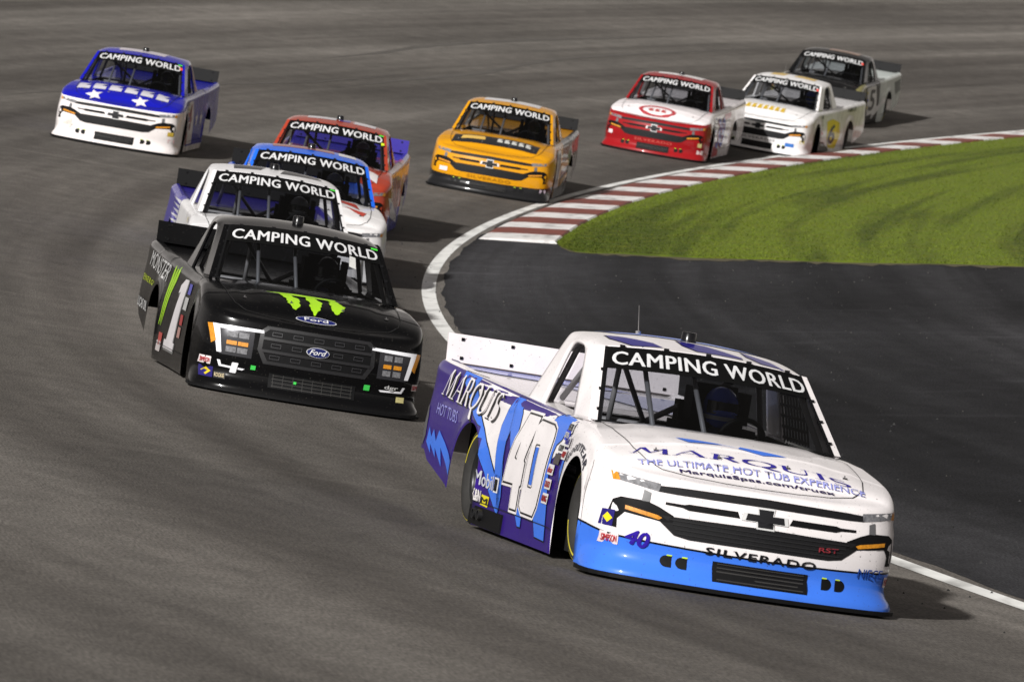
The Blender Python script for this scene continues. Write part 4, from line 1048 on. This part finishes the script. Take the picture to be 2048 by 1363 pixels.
# ------------------------------------------------------------------ the trucks running behind them
def side_number(t, kind, txt, x0, z0, x1, z1, col, edge=None, shear=.12):
    q = qd(x0, z0, x1, z1)
    if edge: t.text(txt, kind, [(a + (.02 if kind == 'L' else -.02), b - .01) for a, b in q], edge, bold=.08, lift=.006, name='race_number', shear=shear)
    t.text(txt, kind, q, col, bold=.05, lift=.009, name='race_number', shear=shear)
def hood_blocks(t, y0, y1, x0, x1, col, n_, lift=.003):
    w_ = (y1 - y0) / n_
    for k in range(n_):
        a = y0 + w_ * k; q = [(x1, a + .01), (x1, a + w_ * .82), (lerp(x1, x0, .45), a + w_ * .82), (lerp(x1, x0, .55), a + w_ * .5), (x0, a + w_ * .82), (x0, a + .01)]
        t.dec('lettering', [q], 'T', col, lift=lift)
SILV = (.62, .62, .64); RED = (.27, .008, .011); BLU = (.008, .010, .36)
# white cab, blue bed
t = Truck(-3.0908, 76.1221, 7.13, 'white cab race truck with dark roof patches and blue bed behind the black number 1',
          paint((.76, .75, .76), .26, key='body_w2', zones=[((.03, .02, .30), [(-1, 0, 0, .75, 0)])]), paint((.76, .75, .76), .26))
t.chevy_front(None)
for P in ([(.40, -.50), (.36, -.18), (.12, -.10), (.06, -.48)], [(.42, .05), (.30, .56), (.05, .52), (.12, .12)]): t.dec('roof_patch', [P], 'C', (.02, .02, .022), lift=.003)
for k in range(9): t.dec('streak', [[(-.76, .45 + .06 * k), (-1.6 - .10 * (k % 3), .46 + .065 * k), (-.76, .49 + .06 * k)]], 'R', (.6, .6, .64), lift=.003)
green_tape(t); t.roof_bits(True); t.driver((.35, .35, .36), 'driver inside the white cab truck with the blue bed')
# blue roof edge
t = Truck(-2.9296, 85.0662, 4.66, 'race truck with bright blue cab edges and white hood, ahead of the red-orange truck',
          paint((.74, .72, .72), .26, key='body_br', zones=[((.02, .10, .60), [(-1, 0, 0, -.9, 0)])]), paint((.015, .13, .72), .24))
t.chevy_front(None)
t.dec('roof_patch', [[(.30, -.52), (.30, .30), (-.25, .30), (-.25, -.52)]], 'C', (.30, .12, .11), lift=.003); t.dec('roof_patch', [[(.34, .36), (.30, .60), (-.2, .58), (-.2, .36)]], 'C', (.7, .68, .70), lift=.003)
for P in ([(1.35, .34), (1.45, .62), (1.7, .66), (1.55, .42)], [(1.75, .45), (1.80, .75), (1.95, .70)]): t.dec('hood_splash', [P], 'T', (.45, .05, .03), lift=.003)
t.roof_bits(True); t.driver((.45, .45, .45), 'driver inside the truck with the bright blue cab edges')
# red-orange
RO = (.36, .045, .022)
t = Truck(-2.8429, 96.2202, -2.96, 'red-orange race truck with white and purple roof panels, behind the blue edged cab',
          paint(RO, .22, key='body_or', zones=[((.03, .03, .34), [(-1, 0, 0, -1.9, 0), (0, 0, -1, -.36, 0)]), ((.03, .03, .34), [(-1, 0, 0, 1.6, 0)])]), paint(RO, .22), spoiler_mat=paint((.03, .02, .24), .3))
t.chevy_front(None)
for P, c in (([(.30, -.48), (.30, -.05), (-.2, -.05), (-.2, -.48)], (.55, .52, .55)), ([(.30, .0), (.30, .16), (-.2, .16), (-.2, .0)], (.10, .06, .28)), ([(.32, .22), (.30, .55), (-.2, .55), (-.2, .22)], (.60, .57, .60))): t.dec('roof_patch', [P], 'C', c, lift=.003)
t.dec('side_flash', [[(2.0, .62), (1.1, .58), (.2, .45), (-.9, .20), (-.9, .12), (.9, .30), (1.85, .42)]], 'L', (.72, .70, .72), lift=.003)
t.dec('side_flash', [[(1.85, .55), (1.1, .50), (.5, .42), (1.0, .40), (1.85, .46)]], 'L', (.03, .04, .42), lift=.005)
t.dec('hood_splash', [[(1.5, .55), (1.7, .8), (2.05, .82), (1.9, .6)]], 'T', (.7, .66, .66), lift=.003)
green_tape(t); t.dec('tape_mark', [rect(.90, .68, .96, .76)], 'W', (.6, .75, .03), lift=.012, parent=t.ws)
t.roof_bits(False); t.driver((.30, .30, .55), 'driver inside the red-orange truck with roof panels')
# blue and white with stars
WB = (.78, .73, .72)
t = Truck(-6.4532, 108.4345, -5.16, 'blue and white race truck with white stars on its hood, alone high on the banking',
          paint(BLU, .22, key='body_bl', zones=[(WB, [(1, 0, 0, .75, 0), (-.085, 0, -1, -.90, 0)]), (WB, [(0, 0, -1, -.12, 0)])]), paint(BLU, .22))
t.chevy_front(None, word=False)
for y in (-.45, .33): t.dec('star', [star(2.12, y, .15, math.pi)], 'T', (.78, .72, .74), lift=.003)
hood_blocks(t, -.80, .80, 1.62, 1.92, (.62, .60, .66), 6)
t.dec('side_panel', [[(1.02, .86), (.35, .88), (.05, .15), (1.02, .15)]], 'L', WB, lift=.003); t.dec('side_panel', [[(1.02, .50), (.80, .48), (.70, .15), (1.02, .15)]], 'L', RED, lift=.005)
side_number(t, 'L', '4', .88, .40, .48, .82, RED)
for x in (-.15, -.65): t.dec('star', [star(x, .55, .16)], 'L', (.78, .74, .75), lift=.004)
t.dec('pillar_panel', [[(-.10, 1.0), (-.10, 1.42), (-.26, 1.44), (-.44, 1.0)]], 'CR', RED, lift=.003)
V_, F_ = poly2d([[(-.10, 1.0), (-.10, 1.42), (-.26, 1.44), (-.44, 1.0)]]); lay('pillar_panel', V_, F_, mapper(CAB_TREE, 'L', .003), paint(RED), t.cab, .09)
t.text('4', 'F', qd(-.86, .22, -.70, .36), (.70, .66, .60), bold=.04, lift=.006); sticker(t, 'F', qd(.90, .22, .99, .28), (.75, .5, .5)); sticker(t, 'F', qd(.88, .33, .97, .40), (.5, .35, .05))
t.dec('roof_patch', [[(.36, -.42), (.36, .36), (-.2, .40), (-.2, -.46)]], 'C', (.55, .50, .56), lift=.003)
green_tape(t); t.dec('tape_mark', [rect(.90, .80, .955, .88)], 'W', (.7, .08, .03), lift=.012, parent=t.ws)
t.roof_bits(False); t.driver((.04, .04, .05), 'driver inside the blue and white truck with stars')
# yellow
YE = (.60, .265, .006)
t = Truck(-.2375, 112.3034, -6.25, 'yellow race truck with black lower bumper and black hood panel, beside the kerb',
          paint(YE, .24, key='body_ye', zones=[((.012, .012, .013), [(1, 0, 0, 1.6, 0), (-.12, 0, -1, -.525, 0)]), ((.02, .018, .015), [(-1, 0, 0, .1, 0), (0, 1, 0, .85, 1)]), ((.02, .018, .015), [(-1, 0, 0, -1.0, 0), (0, 0, -1, -.20, 0)])]), paint(YE, .24))
t.chevy_front(None, wordcol=(.35, .15, .01), bow=(.01, .01, .01))
t.dec('hood_panel', [[(1.74, -.74), (1.70, .74), (2.06, .72), (2.08, -.76)]], 'T', (.02, .02, .022), lift=.003); hood_blocks(t, 0, .62, 1.78, 1.93, (.55, .55, .52), 5, .005)
t.dec('hood_panel', [[(1.80, -.60), (1.78, -.22), (1.92, -.20), (1.94, -.62)]], 'T', (.65, .42, .10), lift=.005)
t.dec('roof_patch', [[(.36, -.50), (.36, .48), (-.2, .48), (-.2, -.50)]], 'C', (.62, .60, .60), lift=.003)
t.dec('side_panel', [[(1.0, .84), (.40, .88), (.10, .20), (.80, .20)]], 'L', (.62, .52, .54), lift=.003); side_number(t, 'L', '11', .80, .30, .32, .80, (.66, .60, .62), (.05, .05, .20))
t.dec('side_flash', [[(.0, .62), (-1.0, .66), (-1.05, .56), (0, .48)], [(-.2, .32), (-1.0, .42), (-1.0, .34), (-.2, .20)]], 'L', (.55, .30, .08), lift=.004)
sticker(t, 'F', qd(-.86, .30, -.72, .37), (.7, .66, .68)); sticker(t, 'F', qd(.90, .18, .99, .24), (.6, .5, .6))
t.roof_bits(False); t.driver((.10, .10, .11), 'driver inside the yellow truck beside the kerb')
# red with white hood
WR = (.78, .73, .74)
t = Truck(3.1691, 130.7165, -11.17, 'red race truck with a white hood and white sides',
          paint(RED, .22, key='body_re', zones=[(WR, [(1, 0, 0, .9, 0), (.16, 0, 1, 1.09, 0)]), (WR, [(-1, 0, 0, -1.75, 0), (0, 1, 0, .85, 1)]), (WR, [(-1, 0, 0, .4, 0)])]), paint(RED, .22))
t.chevy_front(None, wordcol=(.55, .1, .08))
t.dec('hood_ring', [[[(2.0 + .20 * b, -.06 + .38 * a) for a, b in E1], [(2.0 + .14 * b, -.06 + .30 * a) for a, b in E1][::-1]]], 'T', (.42, .05, .06), lift=.003); hood_blocks(t, -.24, .14, 1.94, 2.05, (.45, .08, .08), 3)
side_number(t, 'L', '38', .60, .24, -.25, .82, (.03, .035, .34), (.6, .08, .08)); t.dec('side_flash', [[(1.02, .30), (.2, .20), (.2, .06), (1.02, .06)]], 'L', (.42, .02, .03), lift=.004)
t.dec('side_flash', [[(-.2, .90), (-.9, .92), (-.9, .80), (-.2, .78)]], 'L', (.50, .05, .06), lift=.004)
t.dec('roof_patch', [[(.30, -.45), (.30, .45), (-.22, .5), (-.22, -.5)]], 'C', (.72, .68, .68), lift=.003)
sticker(t, 'F', qd(-.93, .30, -.84, .37), (.7, .6, .62)); sticker(t, 'F', qd(.90, .16, 1.0, .24), (.75, .6, .6)); sticker(t, 'F', qd(.90, .30, .97, .38), (.5, .45, .2))
t.roof_bits(False); t.driver((.06, .06, .07), 'driver inside the red truck with the white hood')
# white with yellow
t = Truck(5.7189, 136.6883, -17.2, 'white race truck with yellow hood lettering and side splash beside the red truck', paint((.76, .74, .74), .24), paint((.76, .74, .74), .24))
t.chevy_front(None, wordcol=(.2, .2, .21))
hood_blocks(t, -.46, .42, 1.80, 2.0, (.60, .40, .03), 7)
for P in ([(.36, -.45), (.36, -.15), (.0, -.12), (.0, -.45)], [(.30, .05), (.28, .5), (-.05, .5), (-.05, .1)]): t.dec('roof_patch', [P], 'C', (.60, .38, .04), lift=.003)
t.dec('side_splash', [[(.50, .74), (.0, .78), (-.55, .70), (-.70, .40), (-.40, .14), (.15, .17), (.40, .42)]], 'L', (.75, .58, .02), lift=.003)
t.dec('side_splash', [[(1.02, .34), (.60, .30), (.10, .14), (.1, .05), (1.02, .05)]], 'L', (.02, .02, .02), lift=.004); side_number(t, 'L', '6', .25, .26, -.25, .66, (.03, .03, .03), (.75, .74, .72))
t.text('NIECE', 'L', [(-1.2, .90), (-1.9, .92), (-1.9, 1.0), (-1.2, .98)], (.05, .05, .05), lift=.004)
sticker(t, 'F', qd(.62, .20, .80, .28), (.04, .16, .5)); sticker(t, 'F', qd(.90, .30, .98, .37), (.5, .42, .08))
t.dec('tape_mark', [rect(.88, .78, .94, .86)], 'W', (.7, .06, .04), lift=.012, parent=t.ws)
t.roof_bits(True, False); t.driver((.05, .09, .45), 'driver inside the white truck with yellow hood lettering')
# black and white at the back
t = Truck(7.2332, 147.8316, -15.12, 'black race truck with white sides, at the tail of the pack behind the white truck',
          paint((.006, .006, .0065), .2, coat=.25, key='body_bk', zones=[((.20, .18, .07), [(1, 0, 0, 1.0, 0), (0, 1, 0, .9, 1)]), ((.62, .66, .64), [(-1, 0, 0, .45, 0)])]), paint((.006, .006, .0065), .2, coat=.25, key='cab_bk'))
t.chevy_front(None)
t.dec('side_panel', [[(.98, .86), (.0, .90), (-.30, .28), (.72, .22)]], 'L', (.74, .73, .73), lift=.003); side_number(t, 'L', '5', .62, .34, .08, .80, (.02, .02, .02))
t.dec('side_flash', [[(.2, .28), (-1.0, .60), (-1.05, .48), (.2, .12)]], 'L', (.70, .69, .70), lift=.004)
t.dec('side_flash', [[(-2.0, .90), (-2.7, .95), (-2.75, .70), (-2.2, .60)]], 'L', (.10, .12, .11), lift=.004)
t.dec('roof_patch', [[(.30, -.20), (.30, .5), (-.22, .5), (-.22, -.2)]], 'C', (.22, .13, .09), lift=.003)
t.dec('tape_mark', [rect(.88, .78, .94, .86)], 'W', (.7, .06, .04), lift=.012, parent=t.ws)
t.roof_bits(False, False); t.driver((.08, .08, .09), 'driver inside the black truck with white sides')

# panel gaps: hood cut line, fender, skirt and bed joints, cowl slot
M_GAP = principled('panel_gap', (.02, .02, .02), .8, spec=.1)
for tt in TRUCKS:
    for sy in (-1, 1):
        H_ = [(1.10, .815), (1.5, .825), (1.9, .80), (2.08, .755), (2.17, .66), (2.235, .48), (2.27, .25), (2.28, 0)]
        tt.dec('panel_gap', [stroke([(x, y * sy) for x, y in H_], [.007] * len(H_))], 'T', None, mat=M_GAP, lift=.0012, cut=.12)
        kd = 'L' if sy > 0 else 'R'
        tt.dec('panel_gap', [rect(1.10, .74, 1.106, .93)], kd, None, mat=M_GAP, lift=.0012)
        tt.dec('panel_gap', [rect(-1.03, .195, 1.02, .200)], kd, None, mat=M_GAP, lift=.0110, cut=.2)
        tt.dec('panel_gap', [rect(-.47, .20, -.465, .97)], kd, None, mat=M_GAP, lift=.0110)
        tt.dec('panel_gap', [stroke([(1.86, .30), (1.84, .50), (1.86, .70), (1.84, .80)], [.006] * 4)], kd, None, mat=M_GAP, lift=.0012)
    tt.dec('cowl_slot', [rect(1.36, -.30, 1.39, .26)], 'T', None, mat=M_GAP, lift=.002)
# contingency stickers behind the front wheels of the following trucks
rs = random.Random(3)
for tt in TRUCKS:
    for kind in ('L', 'R'):
        if tt in (T40, T1) and kind == 'R': continue
        for k in range(6):
            x = .93 - .012 * k - .02 * (k % 2); z = .84 - .085 * k
            cc = rs.choice(((.62, .60, .60), (.55, .06, .05), (.05, .07, .35), (.6, .48, .05), (.04, .04, .04), (.6, .58, .58)))
            sticker(tt, kind, [(x - .07, z - .03), (x + .06, z - .03), (x + .07, z + .03), (x - .06, z + .03)], cc, lift=.012)
